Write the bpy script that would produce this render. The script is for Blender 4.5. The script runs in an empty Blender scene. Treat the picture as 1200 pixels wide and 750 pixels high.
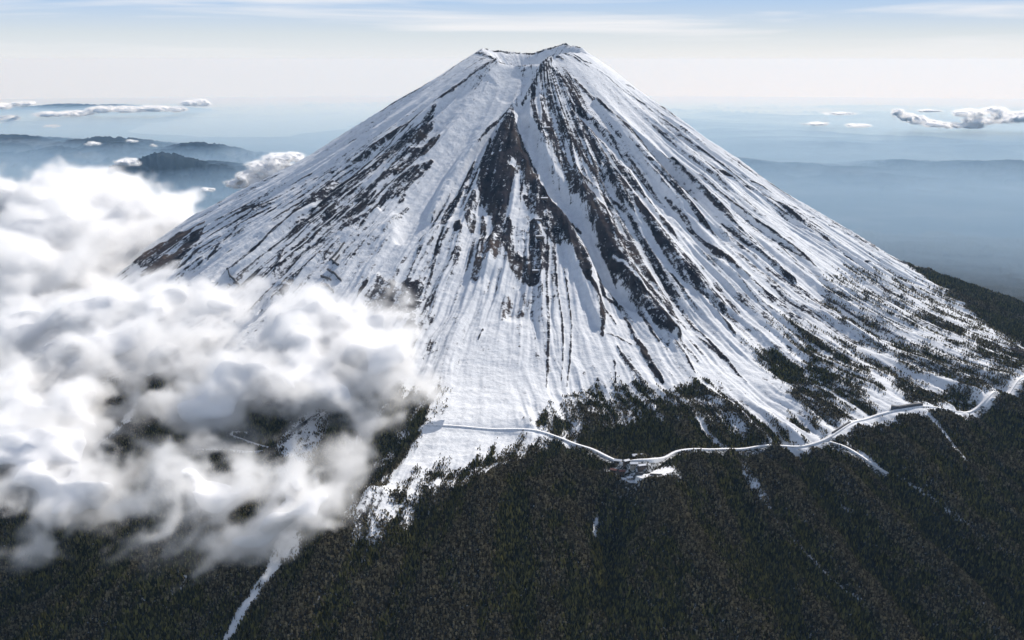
import bpy, math, random
import numpy as np
C = bpy.context.scene
COL = C.collection
random.seed(4)
# 1 unit = 100 m.  The camera flies at the height of the summit, 8 km to the north of it.
# ------------------------------------------------------------------ camera, light, sky
FOC = 1418.0
EYE = (-1.4, -80.0, 36.75)
PITCH = math.atan((375 - 70) / FOC)
cam = bpy.data.cameras.new('camera'); camo = bpy.data.objects.new('camera', cam); COL.objects.link(camo)
camo.location = EYE; camo.rotation_euler = (math.pi / 2 - PITCH, 0, 0)
cam.sensor_width = 36; cam.lens = 36 * FOC / 1200
cam.clip_start = 1; cam.clip_end = 30000
C.camera = camo
SUN_AZ, SUN_EL = math.radians(35), math.radians(36)      # azimuth to the right of the view direction
W = bpy.data.worlds.new("World"); C.world = W; W.use_nodes = True
SKY_STRENGTH = 0.10
sun = bpy.data.lights.new('sun', 'SUN'); sun.energy = 4.6; sun.angle = math.radians(0.5); sun.color = (1, .935, .85)
suno = bpy.data.objects.new('sun', sun); COL.objects.link(suno)
suno.rotation_euler = (math.pi / 2 - SUN_EL, 0, math.pi - SUN_AZ)
C.view_settings.view_transform = 'Standard'; C.view_settings.look = 'None'; C.view_settings.gamma = 1
C.view_settings.exposure = 0.15
C.cycles.volume_bounces = 8
C.cycles.max_bounces = 10
C.cycles.volume_step_rate = 1.0
C.cycles.use_denoising = True


def nodes(tree):
    tree.nodes.clear()
    def N(t, **kw):
        n = tree.nodes.new(t)
        for k, v in kw.items():
            if k == 'i':
                for a, b in v.items(): n.inputs[a].default_value = b
            else: setattr(n, k, v)
        return n
    return N, tree.links.new


def build_world():
    N, L = nodes(W.node_tree)
    out = N('ShaderNodeOutputWorld'); bg = N('ShaderNodeBackground'); bg.inputs[1].default_value = SKY_STRENGTH
    sky = N('ShaderNodeTexSky', sky_type='NISHITA', sun_disc=False)
    sky.sun_elevation = SUN_EL; sky.sun_rotation = SUN_AZ
    sky.altitude = 900; sky.air_density = 1.0; sky.dust_density = .8; sky.ozone_density = 2.0
    # thin high cloud streaks, given by the direction one looks in
    tc = N('ShaderNodeTexCoord'); mp = N('ShaderNodeMapping'); mp.inputs['Scale'].default_value = (1.5, 1.5, 26)
    L(tc.outputs['Generated'], mp.inputs[0])
    no = N('ShaderNodeTexNoise', i={'Scale': 2.2, 'Detail': 6.0, 'Roughness': .55, 'Distortion': .35})
    L(mp.outputs[0], no.inputs['Vector'])
    r = N('ShaderNodeMapRange', i={'From Min': .50, 'From Max': .70, 'To Max': .85}); L(no.outputs['Fac'], r.inputs[0])
    sep = N('ShaderNodeSeparateXYZ'); L(tc.outputs['Generated'], sep.inputs[0])
    band = N('ShaderNodeMapRange', i={'From Min': -.005, 'From Max': .02}); L(sep.outputs[2], band.inputs[0])
    mul = N('ShaderNodeMath', operation='MULTIPLY'); L(r.outputs[0], mul.inputs[0]); L(band.outputs[0], mul.inputs[1])
    # the pale band of air above the horizon
    ramp = N('ShaderNodeValToRGB'); e = ramp.color_ramp.elements
    sc = N('ShaderNodeMath', operation='MULTIPLY'); sc.inputs[1].default_value = 4.0; L(sep.outputs[2], sc.inputs[0]); L(sc.outputs[0], ramp.inputs[0])
    e[0].position = 0.0; e[0].color = (.83, .845, .86, 1); e[1].position = 1.0; e[1].color = (.30, .47, .75, 1)
    k = e.new(.08); k.color = (.69, .755, .80, 1); k = e.new(.19); k.color = (.44, .61, .85, 1)
    rs = N('ShaderNodeVectorMath', operation='SCALE'); rs.inputs['Scale'].default_value = 9.0; L(ramp.outputs[0], rs.inputs[0])
    low = N('ShaderNodeMapRange', interpolation_type='SMOOTHSTEP', i={'From Min': .06, 'From Max': .30, 'To Min': 1.0, 'To Max': 0.0}); L(sep.outputs[2], low.inputs[0])
    # warm glow low in the sky below the sun
    dp = N('ShaderNodeVectorMath', operation='DOT_PRODUCT'); dp.inputs[1].default_value = (math.sin(math.radians(20)), math.cos(math.radians(20)), 0); L(tc.outputs['Generated'], dp.inputs[0])
    gl = N('ShaderNodeMapRange', interpolation_type='SMOOTHSTEP', i={'From Min': .90, 'From Max': 1.0, 'To Max': .7}); L(dp.outputs['Value'], gl.inputs[0])
    gz = N('ShaderNodeMapRange', interpolation_type='SMOOTHSTEP', i={'From Min': -.05, 'From Max': .035, 'To Min': 1.0, 'To Max': 0.0}); L(sep.outputs[2], gz.inputs[0])
    gm = N('ShaderNodeMath', operation='MULTIPLY'); L(gl.outputs[0], gm.inputs[0]); L(gz.outputs[0], gm.inputs[1])
    warm = N('ShaderNodeMixRGB'); warm.inputs[2].default_value = (9.6, 8.7, 7.5, 1); L(gm.outputs[0], warm.inputs[0]); L(rs.outputs[0], warm.inputs[1]); rs = warm
    base = N('ShaderNodeMixRGB'); L(low.outputs[0], base.inputs[0]); L(sky.outputs[0], base.inputs[1]); L(rs.outputs[0], base.inputs[2])
    mix = N('ShaderNodeMixRGB'); mix.inputs[2].default_value = (8.2, 8.2, 8.4, 1)
    L(mul.outputs[0], mix.inputs[0]); L(base.outputs[0], mix.inputs[1]); L(mix.outputs[0], bg.inputs[0])
    L(bg.outputs[0], out.inputs[0])
build_world()


# ------------------------------------------------------------------ helpers
def tag(o, label=None, cat=None, group=None, kind=None):
    if label: o['label'] = label
    if cat: o['category'] = cat
    if group: o['group'] = group
    if kind: o['kind'] = kind
    return o


def link(name, me, mat=None, parent=None):
    o = bpy.data.objects.new(name, me); COL.objects.link(o)
    if mat: me.materials.append(mat)
    if parent: o.parent = parent
    return o


def sstep(a, b, x):
    t = np.clip((x - a) / (b - a), 0, 1); return t * t * (3 - 2 * t)


rng = np.random.RandomState(11)
PERM = np.concatenate([rng.permutation(512)] * 3)
GR = rng.uniform(0, 2 * math.pi, 512); GX, GY = np.cos(GR), np.sin(GR)


def noise2(x, y, seed=0):
    xi = np.floor(x).astype(np.int64); yi = np.floor(y).astype(np.int64)
    fx, fy = x - xi, y - yi
    u = fx * fx * fx * (fx * (fx * 6 - 15) + 10); v = fy * fy * fy * (fy * (fy * 6 - 15) + 10)
    X = xi + seed * 37
    def g(i, j):
        h = PERM[PERM[(X + i) & 511] + ((yi + j) & 511)]
        return GX[h] * (fx - i) + GY[h] * (fy - j)
    a = g(0, 0) * (1 - u) + g(1, 0) * u
    b = g(0, 1) * (1 - u) + g(1, 1) * u
    return (a * (1 - v) + b * v) * 1.5


def fbm(x, y, o=4, seed=0, gain=.5):
    s = 0; a = 1; t = 0
    for k in range(o):
        s = s + a * noise2(x * 2 ** k, y * 2 ** k, seed + k * 5); t += a; a *= gain
    return s / t


# ------------------------------------------------------------------ the volcano's smooth form
R_ = np.array([0, 3, 4, 5, 7, 10, 13, 16, 20, 25, 30, 35, 40, 45, 50, 60, 80, 100, 150, 200, 300.])
HF = np.array([37.6, 37.4, 36.9, 36.3, 34.9, 33.0, 31.2, 29.5, 27.4, 25.2, 23.7, 22.9, 22.0, 21.0, 19.9, 17.6, 13.4, 10, 4.5, 1.2, -3.])
HS = np.array([37.6, 37.4, 36.9, 36.25, 34.75, 32.75, 30.8, 29.0, 26.75, 24.0, 21.7, 19.6, 17.8, 16.2, 14.8, 12.3, 8.5, 6, 2.2, 0.2, -3.])
RD = np.linspace(0, 300, 3001)
def _sm(y):
    v = np.interp(RD, R_, y); k = np.hanning(31); k /= k.sum()
    w = np.convolve(np.pad(v, 15, mode='edge'), k, 'valid'); return np.where(RD < 6, v, w)
HFd, HSd = _sm(HF), _sm(HS)


SPURS = [(3.1, -40.2, 5.0, -47.5, .75, 1.1), (2.0, -42.0, 1.6, -44.4, -.75, .7), (7.6, -38.6, 9.5, -46, .45, .55), (8.9, -39, 10.5, -45, -.4, .5), (13, -36.6, 15, -44, .5, .6), (11.9, -38, 13.4, -44, -.35, .4),
         (10.2, -39, 12.8, -46, .45, .5), (-2.2, -42, -3.0, -48, .5, .8), (-6.0, -42, -8, -48, .6, 1.0), (-4.4, -42.5, -5, -48, -.4, .6), (-12, -43, -14, -48, .55, 1.0), (6.2, -40, 6.9, -46, -.3, .5), (-.6, -41, -.4, -46, .25, .5)]


def H0(x, y):
    r = np.hypot(x, y); a = np.arctan2(x, -y)
    t = sstep(math.radians(25), math.radians(78), abs(a))
    s = 1 + np.clip(-np.sin(a), 0, 1) * (.03 + .07 * sstep(3, 9, r) * (1 - sstep(22, 29, r))) \
        - np.clip(np.sin(a), 0, 1) * (.035 * sstep(4, 9, r) + .025 * sstep(13, 17, r)) * (1 - sstep(24, 34, r))
    rr = r / s
    h = np.interp(rr, RD, HFd) * (1 - t) + np.interp(rr, RD, HSd) * t
    low = sstep(27, 41, r)
    if np.size(low) and np.max(low) > 0:
        low = low * (1 - sstep(70, 100, r))
        h = h + low * 1.3 * fbm(x * .085, y * .085, 4, 35)
        if np.min(y) < -33:
            for x0, y0, x1, y1, am, w in SPURS:
                dx, dy = x1 - x0, y1 - y0; u = np.clip(((x - x0) * dx + (y - y0) * dy) / (dx * dx + dy * dy), 0, 1.6)
                dd = np.hypot(x - x0 - dx * u, y - y0 - dy * u) / w
                h = h + 1.3 * am * np.exp(-dd ** 1.6) * (1 - .2 * u)
    return h


CP, SP = math.cos(PITCH), math.sin(PITCH)
def ray(px, py):
    a, b = (px - 600) / FOC, (375 - py) / FOC
    d = np.array([a, CP + b * SP, -SP + b * CP]); return d / np.linalg.norm(d)


def on_slope(px, py, up=0.0, tmax=150.0):
    """the point of the slope that this survey bearing meets"""
    d = ray(px, py); e = np.array(EYE)
    t = np.arange(26, tmax, .8); P = e[:, None] + d[:, None] * t
    g = P[2] - (H0(P[0], P[1]) + up)
    if not (g < 0).any(): return e + d * t[np.argmin(g)], t[np.argmin(g)]
    k = max(1, int(np.argmax(g < 0)))
    t = np.linspace(t[k - 1], t[k], 9); P = e[:, None] + d[:, None] * t; g = P[2] - (H0(P[0], P[1]) + up)
    tt = float(np.interp(0, -g, t)); return e + d * tt, tt


def at_dist(px, py, dist):
    d = ray(px, py); return np.array(EYE) + d * (dist / math.hypot(d[0], d[1]))


# ------------------------------------------------------------------ what lies where on the slope
# strokes: (points, width in survey px, strength)
ROCK = [
 ([(556,60),(570,62),(590,65),(612,66)],2.5,1.0), ([(557,59),(540,71),(520,88),(500,101)],2,.6),
 ([(582,70),(567,82),(548,97),(525,114),(508,124)],3,.95), ([(575,76),(572,90),(566,102)],1.5,.5),
 ([(510,128),(500,140),(494,150)],6,.75), ([(515,120),(530,112)],4,.6),
 ([(498,132),(470,152),(440,172),(415,190)],4.5,.95), ([(505,148),(485,165),(460,178),(445,190)],9,.7),
 ([(500,168),(480,180),(465,200)],12,.75), ([(505,185),(485,205),(470,222),(470,235)],8,.7),
 ([(455,182),(430,205),(408,225),(385,240)],5,.9), ([(450,200),(436,222),(415,245)],6,.55),
 ([(400,210),(372,226),(340,245),(318,262)],3,.7), ([(475,222),(450,232),(428,250),(415,262)],9,.7),
 ([(430,245),(412,262),(395,275),(370,285)],6,.5),
 ([(390,215),(365,240),(340,262),(318,280),(295,300),(276,318),(262,330)],4.5,1.0),
 ([(385,232),(360,258),(340,278)],6,.75), ([(400,228),(378,262),(358,290),(335,305)],6,.6), ([(330,295),(322,318)],3,.8),
 ([(440,250),(400,278),(375,300),(352,322),(335,340),(318,352)],4.5,.95), ([(430,262),(400,292),(372,318)],5,.5),
 ([(385,200),(352,222),(320,243),(288,265),(262,285),(242,305)],2.3,.9),
 ([(365,205),(335,222),(305,238),(282,248),(255,262),(238,268)],3,.8), ([(350,208),(320,222),(290,238),(262,250)],1.5,.5),
 ([(430,182),(395,200),(360,220)],2,.6), ([(300,250),(275,268),(250,288),(225,312)],2,.6), ([(320,240),(290,258),(262,275)],2.2,.6),
 ([(238,264),(215,275),(190,288),(160,304)],5,1.6), ([(238,268),(218,290),(195,310)],10,1.3), ([(240,270),(215,285),(190,300),(165,308)],8,1.0), ([(228,285),(205,300),(185,315)],10,1.4), ([(222,272),(190,292),(158,308)],11,1.4), ([(215,295),(198,312),(188,325)],10,1.4), ([(225,283),(205,300),(175,315)],14,1.5),
 ([(232,280),(215,300),(195,322)],5,.85), ([(200,300),(180,308),(155,306)],8,1.0), ([(190,315),(170,318)],8,.9),
 ([(210,310),(232,292)],3,.7), ([(236,305),(218,318)],3,.6), ([(300,230),(250,252),(205,268)],1.3,.4), ([(320,200),(270,225),(215,255)],1.3,.35),
 ([(500,140),(480,160),(455,180)],11,.8), ([(508,160),(495,178)],9,.8), ([(500,190),(480,205),(455,225)],13,.75), ([(470,170),(440,192),(415,205)],8,.7), ([(462,195),(440,215),(420,235)],9,.7), ([(445,225),(425,245),(400,268)],9,.65), ([(395,225),(370,248),(345,270)],8,.6), ([(478,238),(462,258),(450,275)],6,.5), ([(420,270),(400,290),(380,312)],7,.5),
 ([(385,290),(365,310),(350,325)],8,.6), ([(540,70),(525,80),(515,95)],3,.4),
 # buttress in the middle
 ([(601,121),(597,135),(592,150)],5,1.2), ([(598,138),(592,165),(590,190)],20,1.5), ([(585,170),(578,200),(572,230)],19,1.5), ([(608,150),(618,178),(628,205)],9,1.5), ([(590,190),(582,225),(584,262)],15,1.4),
 ([(606,160),(612,185),(618,205)],10,1.5), ([(600,200),(590,230),(588,250)],12,1.3), ([(618,205),(635,228),(650,245)],13,1.4), ([(630,235),(645,262),(652,285)],12,1.0), ([(520,262),(528,240),(545,212)],9,.8), ([(505,262),(495,285),(488,305)],5,.6),
 ([(615,230),(630,250),(650,262)],10,.7), ([(590,250),(592,280),(598,300)],11,.85), ([(578,235),(582,262),(585,285)],6,.85),
 ([(596,126),(572,148),(552,172),(532,196),(518,222),(505,250)],2.6,1.0), ([(572,160),(562,190),(552,215),(540,240)],3.5,.9),
 ([(556,180),(545,205),(533,232),(522,255)],3.5,.8), ([(540,195),(524,225),(510,250),(498,275)],3,.7), ([(530,245),(520,265),(512,290),(506,320),(498,345)],2.2,.8),
 ([(555,225),(550,250),(553,270)],7,1.1), ([(566,250),(566,275),(562,290)],4,.9), ([(535,262),(537,272)],5,.9),
 ([(575,290),(575,302)],13,.95), ([(562,312),(556,328)],6,.85), ([(600,300),(615,315),(625,330)],17,.8), ([(625,262),(632,300),(628,325)],13,.8),
 ([(605,255),(625,285)],13,.4), ([(592,350),(606,362)],11,.5), ([(588,345),(590,375)],4,.5), ([(607,375),(610,392)],5,.35),
 ([(641,250),(642,290),(641,330),(643,380),(642,420),(640,455)],1.8,.85), ([(650,300),(653,340),(659,375),(660,410),(658,445)],1.5,.8),
 ([(660,310),(666,345),(670,380),(668,420),(664,450)],1.5,.75), ([(646,300),(648,350),(650,400)],2,.45), ([(678,390),(680,420),(676,450)],1,.3),
 # dark gully walls right of the middle
 ([(640,225),(652,250),(662,268),(672,290),(684,312),(690,335)],7.5,1.6), ([(690,330),(702,350),(706,365),(706,392)],3.6,1.3), ([(706,355),(716,368),(722,378)],2.4,1),
 ([(650,238),(668,262),(680,285),(700,312),(712,335),(724,352)],2.8,.9),([(700,315),(708,345),(728,355),(742,375)],2.6,1.2),
 ([(673,250),(680,262)],5,1.0), ([(666,205),(682,232),(695,250),(706,268)],4,1.2),
 ([(690,240),(703,262),(712,290),(726,315),(745,340),(762,362),(780,385),(796,396)],8.5,1.6), ([(700,250),(722,280),(748,310)],4,1.2),
 ([(725,300),(745,318),(770,345),(790,368)],4,.8),
 ([(720,350),(730,362),(738,375)],2,1), ([(724,403),(733,418),(746,435),(757,450)],2.8,1.2), ([(720,420),(722,445)],1.2,1), ([(748,395),(758,415),(768,432),(777,446)],4,1.3),
 ([(722,348),(735,372),(745,392),(750,405)],2.4,1.0), ([(745,362),(756,376),(764,390),(772,400)],2.3,1.1), ([(760,366),(770,372)],2,1),
 ([(712,390),(725,392),(740,400)],3,.6), ([(700,440),(712,450)],4,.5), ([(790,400),(805,420),(815,440)],2.4,.7),
 # stripes that fan out below the summit, to the right
 ([(643,73),(632,90),(622,105),(612,116)],2,.9), ([(628,95),(624,115),(628,140),(640,165)],3,.95), ([(641,76),(640,95),(648,125),(662,155)],3,.8),
 ([(637,130),(650,165),(664,195),(680,222),(696,240)],5,1.05), ([(650,120),(668,160),(690,195),(712,225),(735,250)],2.6,1.0),
 ([(655,170),(672,205),(690,230),(712,255),(735,285),(752,312),(772,335),(790,355)],3.4,1.1), ([(672,195),(700,225),(725,250)],2,1.0),
 ([(648,78),(665,102),(682,130),(700,155),(712,172)],4,1.0), ([(668,120),(690,150),(712,180),(728,205)],4.5,.85), ([(675,165),(700,195),(722,222),(742,250),(758,268)],2.2,1.0),
 ([(712,200),(735,228),(752,252),(770,275),(790,298)],6.5,1.1), ([(705,170),(735,205),(755,232)],4.5,.85), ([(700,150),(730,185),(748,205)],2.5,.7),
 ([(665,85),(688,108),(712,128),(735,148),(752,166)],3,.9), ([(690,112),(718,136),(742,156)],3,.75), ([(722,140),(750,168),(775,195),(790,212)],3,.8),
 ([(765,185),(785,210),(805,232)],5,.85), ([(785,190),(812,218),(838,245),(862,268)],5,1.0), ([(760,190),(775,200),(800,235),(820,258),(835,275)],4,.7),
 ([(780,228),(800,250),(815,272)],4,.75), ([(762,225),(785,248),(798,262)],3.5,1.1), ([(805,262),(820,278),(842,298),(868,318),(890,335)],3.2,1.15),
 ([(795,300),(820,330),(845,352)],2,.6),([(845,262),(868,282),(892,300)],3,.8), ([(838,205),(862,235),(885,262),(905,285)],1.6,.6),
 ([(820,200),(850,228),(880,252),(910,275),(940,298),(962,318)],2.4,1.0), ([(905,275),(930,300),(950,318),(965,330)],1.6,.8),
 ([(780,150),(805,172),(835,195),(868,216),(900,235),(930,258),(958,278),(985,300)],2.6,.9), ([(862,200),(895,222),(925,242),(955,258),(990,276)],1.4,.7),
 ([(940,262),(965,280),(985,300)],4,.6), ([(720,98),(740,112),(758,125)],1.6,.7), ([(763,115),(782,130),(805,148)],2.2,1.0), ([(735,100),(742,103)],1.8,1.1),
 ([(655,58),(668,64),(680,72),(690,78)],2,.7), ([(670,62),(684,72),(694,74)],1.6,1), ([(643,58),(652,60),(660,68)],2.5,.8), ([(700,82),(715,92),(730,108)],1.3,.6),
 ([(705,86),(730,112),(760,140),(782,165)],1.2,.45), ([(745,128),(775,152),(800,178)],1.3,.45),
 ([(900,300),(920,325),(945,345),(965,360)],2.2,.75), ([(870,318),(895,340),(925,358),(945,372)],2.2,.95), ([(845,330),(868,350),(885,365)],1.2,.8), ([(862,322),(890,355),(905,368)],1.4,.8),
 ([(808,338),(830,348),(855,368),(880,382)],3,.7), ([(828,350),(848,372),(862,390)],3,.8), ([(868,400),(885,420),(902,438)],2,.6), ([(800,360),(815,380),(835,400),(855,422),(875,445)],2.2,1.0),
 ([(815,388),(840,410),(862,428)],2.6,.7), ([(790,395),(805,408),(820,425)],3,.5), ([(930,290),(960,312),(985,335)],1.4,.5), ([(980,330),(1002,345),(1022,360)],1.2,.7),
 ([(940,340),(968,362),(1000,385)],1.5,.6), ([(985,368),(1000,378),(1020,392),(1038,412)],1.6,.8), ([(1000,300),(1030,312),(1060,330),(1085,350)],2,.7),
 ([(1012,328),(1022,335)],3.5,.7), ([(1032,335),(1045,348),(1060,350)],4,.7), ([(1050,365),(1055,370)],2.5,.9), ([(1090,345),(1110,358),(1140,375)],2,.8),
 ([(1085,375),(1105,385),(1130,392)],6,1.0), ([(1120,395),(1150,405),(1185,415)],5,.6), ([(1100,395),(1140,415),(1180,432)],3,.6), ([(1190,412),(1199,425)],8,1),
 ([(1010,272),(1035,290),(1060,305)],2.4,.8), ([(1035,288),(1062,305),(1085,320)],4,.9),
 # patches on the lower middle
 ([(488,318),(478,335)],3,.4), ([(452,336),(444,356)],14,.95), ([(484,338),(478,362)],14,.95), ([(465,345),(462,365)],14,.9), ([(432,328),(424,342),(418,354)],3,1.0), ([(462,350),(470,362)],14,.7),
 ([(483,372),(482,395),(480,418)],6,.85), ([(490,420),(500,430)],5,.4), ([(535,375),(542,388)],5,.35), ([(566,386),(560,398)],1.2,.8), ([(566,442),(568,455)],3,.4),
 ([(520,400),(530,415),(525,432)],8,.2), ([(585,440),(585,452)],3,.3), ([(612,455),(618,465)],5,.25), ([(628,410),(632,425)],3,.35), ([(675,440),(690,430),(700,425)],8,.25),
 ([(505,285),(488,305),(470,325),(455,340)],4,.35), ([(520,300),(505,325),(490,350)],3,.5), ([(470,290),(455,302)],4,.3), ([(425,300),(410,318)],2,.3),
]
SNOW = [
 ([(600,66),(590,85),(575,110),(560,140),(540,175),(515,215),(492,250),(470,285),(448,318)],14,1.3), ([(545,110),(535,135),(528,160),(515,190)],11,1.2),
 ([(640,66),(625,85),(605,105),(592,120),(570,140),(550,162),(530,190)],2.5,1.2),
 ([(604,122),(612,142),(620,165),(628,182),(640,205),(656,226),(675,248),(690,272)],4.2,1.7), ([(690,272),(700,296),(712,322),(728,345),(748,362)],5.5,1.7),
 ([(606,205),(603,222),(598,245)],4.5,1.6), ([(598,240),(604,258),(618,268)],6,.8), ([(585,160),(586,175)],1.5,.7), ([(603,190),(600,196)],3,.8),
 ([(676,128),(700,150),(722,172),(742,196)],4,1.0), ([(735,190),(760,222),(785,248),(812,275),(840,302)],5.5,1.3), ([(744,250),(762,282),(782,310),(800,332)],3.5,1.3),
 ([(690,150),(712,182),(730,212)],1.6,1.0), ([(665,225),(690,262),(715,298)],1.2,.9), ([(718,305),(735,322),(752,342),(768,362)],2.0,1.2),
 ([(660,290),(668,310),(680,335),(690,355),(698,380)],7,1.2), ([(806,335),(838,368),(862,400),(885,425)],6,.8), ([(800,200),(850,248),(900,292)],3,.6),
 ([(598,238),(592,262)],1.5,.8), ([(573,250),(574,280)],2,1.0), ([(585,305),(597,318),(600,345)],3.5,.8), ([(385,245),(355,275),(325,308)],2,.4),
 ([(480,195),(450,212),(430,240)],1.5,.6), ([(465,205),(440,240),(410,265),(380,295),(345,325)],2.4,.9), ([(352,240),(315,270),(285,298),(255,325)],5,.9),
 ([(340,235),(300,262),(268,288)],.8,.4), ([(545,215),(535,245),(525,268)],2.2,.8), ([(562,195),(555,215),(545,238)],2,.9),
]
BROWN = [([(238,264),(200,285),(160,305)],14,1.0), ([(200,300),(180,315)],16,1.0), ([(700,255),(750,312),(780,350)],12,.2), ([(575,300),(560,320)],14,.7), ([(600,350),(610,380)],14,.6),
 ([(655,170),(700,225)],14,.25), ([(1010,272),(1085,320)],8,.9), ([(640,130),(690,200)],14,.2)]
# relief: (points, width px, height in units of 100 m)
RELIEF = [
 ([(612,80),(596,102),(578,128),(555,160),(530,195),(505,235),(480,275)],20,-.55), ([(604,84),(596,100)],15,-.6),
 ([(645,72),(625,95),(603,119)],5,.5), ([(603,119),(570,148),(545,175),(525,205),(505,245)],5,.35), ([(600,122),(592,170),(585,230)],9,.35),
 ([(580,70),(548,97),(508,126),(470,152),(430,180)],6,.3),
 ([(604,122),(620,165),(640,205),(675,248),(690,272),(712,322),(748,362)],7,-.5), ([(678,215),(706,262),(745,335),(795,396)],7,.4),
 ([(660,262),(684,312),(705,380)],7,.3), ([(740,190),(785,248),(840,302)],8,-.35), ([(700,120),(750,175),(790,225),(850,280)],6,.25),
 ([(790,195),(862,268),(930,330)],6,.3), ([(676,128),(722,172),(742,196)],6,-.4), ([(712,200),(752,252),(790,298),(850,360)],7,.3), ([(860,240),(920,290),(990,350)],6,-.25),
 ([(800,160),(868,216),(930,258),(985,300)],6,.25), ([(390,215),(340,262),(295,300),(262,330)],7,.3), ([(352,240),(285,298),(255,325)],8,-.2), ([(440,250),(375,300),(318,352)],7,.25),
 ([(575,292),(570,310)],12,.3),
]


SMOOTH = [([(590,380),(585,430),(560,490),(500,540)],55,1.0), ([(600,66),(560,140),(515,215),(448,318)],22,.8), ([(320,250),(240,330)],12,.6), ([(740,400),(800,430),(850,460)],30,.5), ([(830,180),(900,250),(980,330)],26,.5), ([(700,380),(690,430)],30,.6)]


def to_world(pts, w):
    P = []; 
    for (a, b) in pts:
        p, t = on_slope(a, b, 0, 95.0); P.append((p[0], p[1], t / FOC * w))
    return np.array(P)


def field(strokes, X, Y, base=None, soft=2.2):
    """soft-edged strokes laid on the ground; combined by maximum"""
    out = np.zeros_like(X) if base is None else base
    for pts, w, s in strokes:
        P = to_world(pts, w); n = len(P)
        acc = {}
        lo = P[:, :2].min(0) - P[:, 2].max() * soft * 1.6; hi = P[:, :2].max(0) + P[:, 2].max() * soft * 1.6
        m = np.nonzero((X > lo[0]) & (X < hi[0]) & (Y > lo[1]) & (Y < hi[1]))[0]
        if not len(m): continue
        x, y = X[m], Y[m]; best = np.full(len(m), -9.0)
        for k in range(n - 1):
            a, b = P[k], P[k + 1]; d = b[:2] - a[:2]; L2 = max(1e-9, d @ d)
            u = np.clip(((x - a[0]) * d[0] + (y - a[1]) * d[1]) / L2, 0, 1)
            W_ = a[2] + (b[2] - a[2]) * u
            if n > 2:  # taper the free ends
                if k == 0: W_ = W_ * (.45 + .55 * np.minimum(1, u * 1.5))
                if k == n - 2: W_ = W_ * (.45 + .55 * np.minimum(1, (1 - u) * 1.5))
            dist = np.hypot(x - a[0] - d[0] * u, y - a[1] - d[1] * u)
            best = np.maximum(best, 1 - dist / (W_ * soft * .5))
        val = s * sstep(-.5, .6, best)
        if s >= 0: out[m] = np.maximum(out[m], val)
        else: out[m] = np.minimum(out[m], val)
    return out


def poly_w(pts):
    return np.array([on_slope(a, b, 0, 95.0)[0][:2] for a, b in pts])


def in_poly(P, X, Y, soft):
    """signed: >0 inside, in units of soft"""
    n = len(P); inside = np.zeros(len(X), bool); dmin = np.full(len(X), 1e9)
    for k in range(n):
        a, b = P[k], P[(k + 1) % n]; d = b - a
        c = ((a[1] > Y) != (b[1] > Y)) & (X < (b[0] - a[0]) * (Y - a[1]) / (b[1] - a[1] + 1e-12) + a[0])
        inside ^= c
        u = np.clip(((X - a[0]) * d[0] + (Y - a[1]) * d[1]) / max(d @ d, 1e-9), 0, 1)
        dmin = np.minimum(dmin, np.hypot(X - a[0] - d[0] * u, Y - a[1] - d[1] * u))
    return np.where(inside, dmin, -dmin) / soft


FOREST = [  # (polygon in survey px, density, softness in units)
 ([(-200,470),(100,440),(330,440),(420,450),(470,455),(515,462),(497,490),(475,525),(440,558),(418,590),(400,640),(-200,700)],.95,.5),
 ([(638,512),(650,484),(672,466),(704,452),(740,446),(792,458),(822,450),(845,468),(870,478),(905,494),(925,512),(930,535),(640,535)],.72,.5),
 ([(628,510),(600,522),(560,536),(520,550),(480,570),(440,586),(450,606),(560,578),(660,545),(660,510)],.6,.5),
 ([(-300,640),(380,620),(420,604),(450,596),(500,583),(535,568),(565,554),(600,540),(640,524),(668,500),(700,486),(740,480),(790,488),(830,492),(870,502),(905,510),(918,518),(940,522),(980,514),(1040,486),(1120,478),(1190,452),(1260,440),(1500,520),(1500,1100),(-300,1100)],1.0,.45),
 ([(912,380),(925,371),(960,398),(990,420),(1010,445),(1036,478),(1020,487),(990,470),(960,440),(935,410)],.72,.4),
 ([(890,405),(905,410),(940,435),(965,450),(1000,482),(1008,494),(985,500),(950,500),(935,470),(915,445)],.75,.4),
 ([(920,470),(935,485),(955,505),(945,512),(930,492)],.9,.15),
 ([(1048,428),(1070,448),(1100,452),(1150,448),(1185,452),(1150,470),(1090,474),(1060,472),(1048,450)],.8,.3),
 ([(1075,415),(1110,430),(1150,446),(1130,450),(1095,440)],.7,.25), ([(1090,405),(1130,420),(1170,440),(1150,444),(1110,425)],.5,.25),
 ([(1052,300),(1080,322),(1110,345),(1140,370),(1170,388),(1195,405),(1300,470),(1300,380),(1200,340),(1120,320)],1.0,.35),
 ([(1085,372),(1110,380),(1135,392),(1120,400),(1095,388)],.7,.2), ([(1010,325),(1040,335),(1062,352),(1045,356),(1025,342)],.3,.2),
 ([(1000,318),(1100,338),(1199,392),(1230,450),(1050,425),(960,355)],.20,.5), ([(1040,400),(1199,425),(1199,452),(1060,440)],.42,.5), ([(905,372),(1010,400),(1060,440),(1040,470),(950,420)],.25,.4),
 ([(1150,400),(1190,415),(1210,440),(1180,430),(1140,412)],.6,.3),
 ([(625,500),(640,475),(646,498)],.8,.1), ([(650,498),(665,480),(672,500)],.8,.1), ([(508,495),(500,470),(515,455),(520,470)],.3,.2),
]
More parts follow.
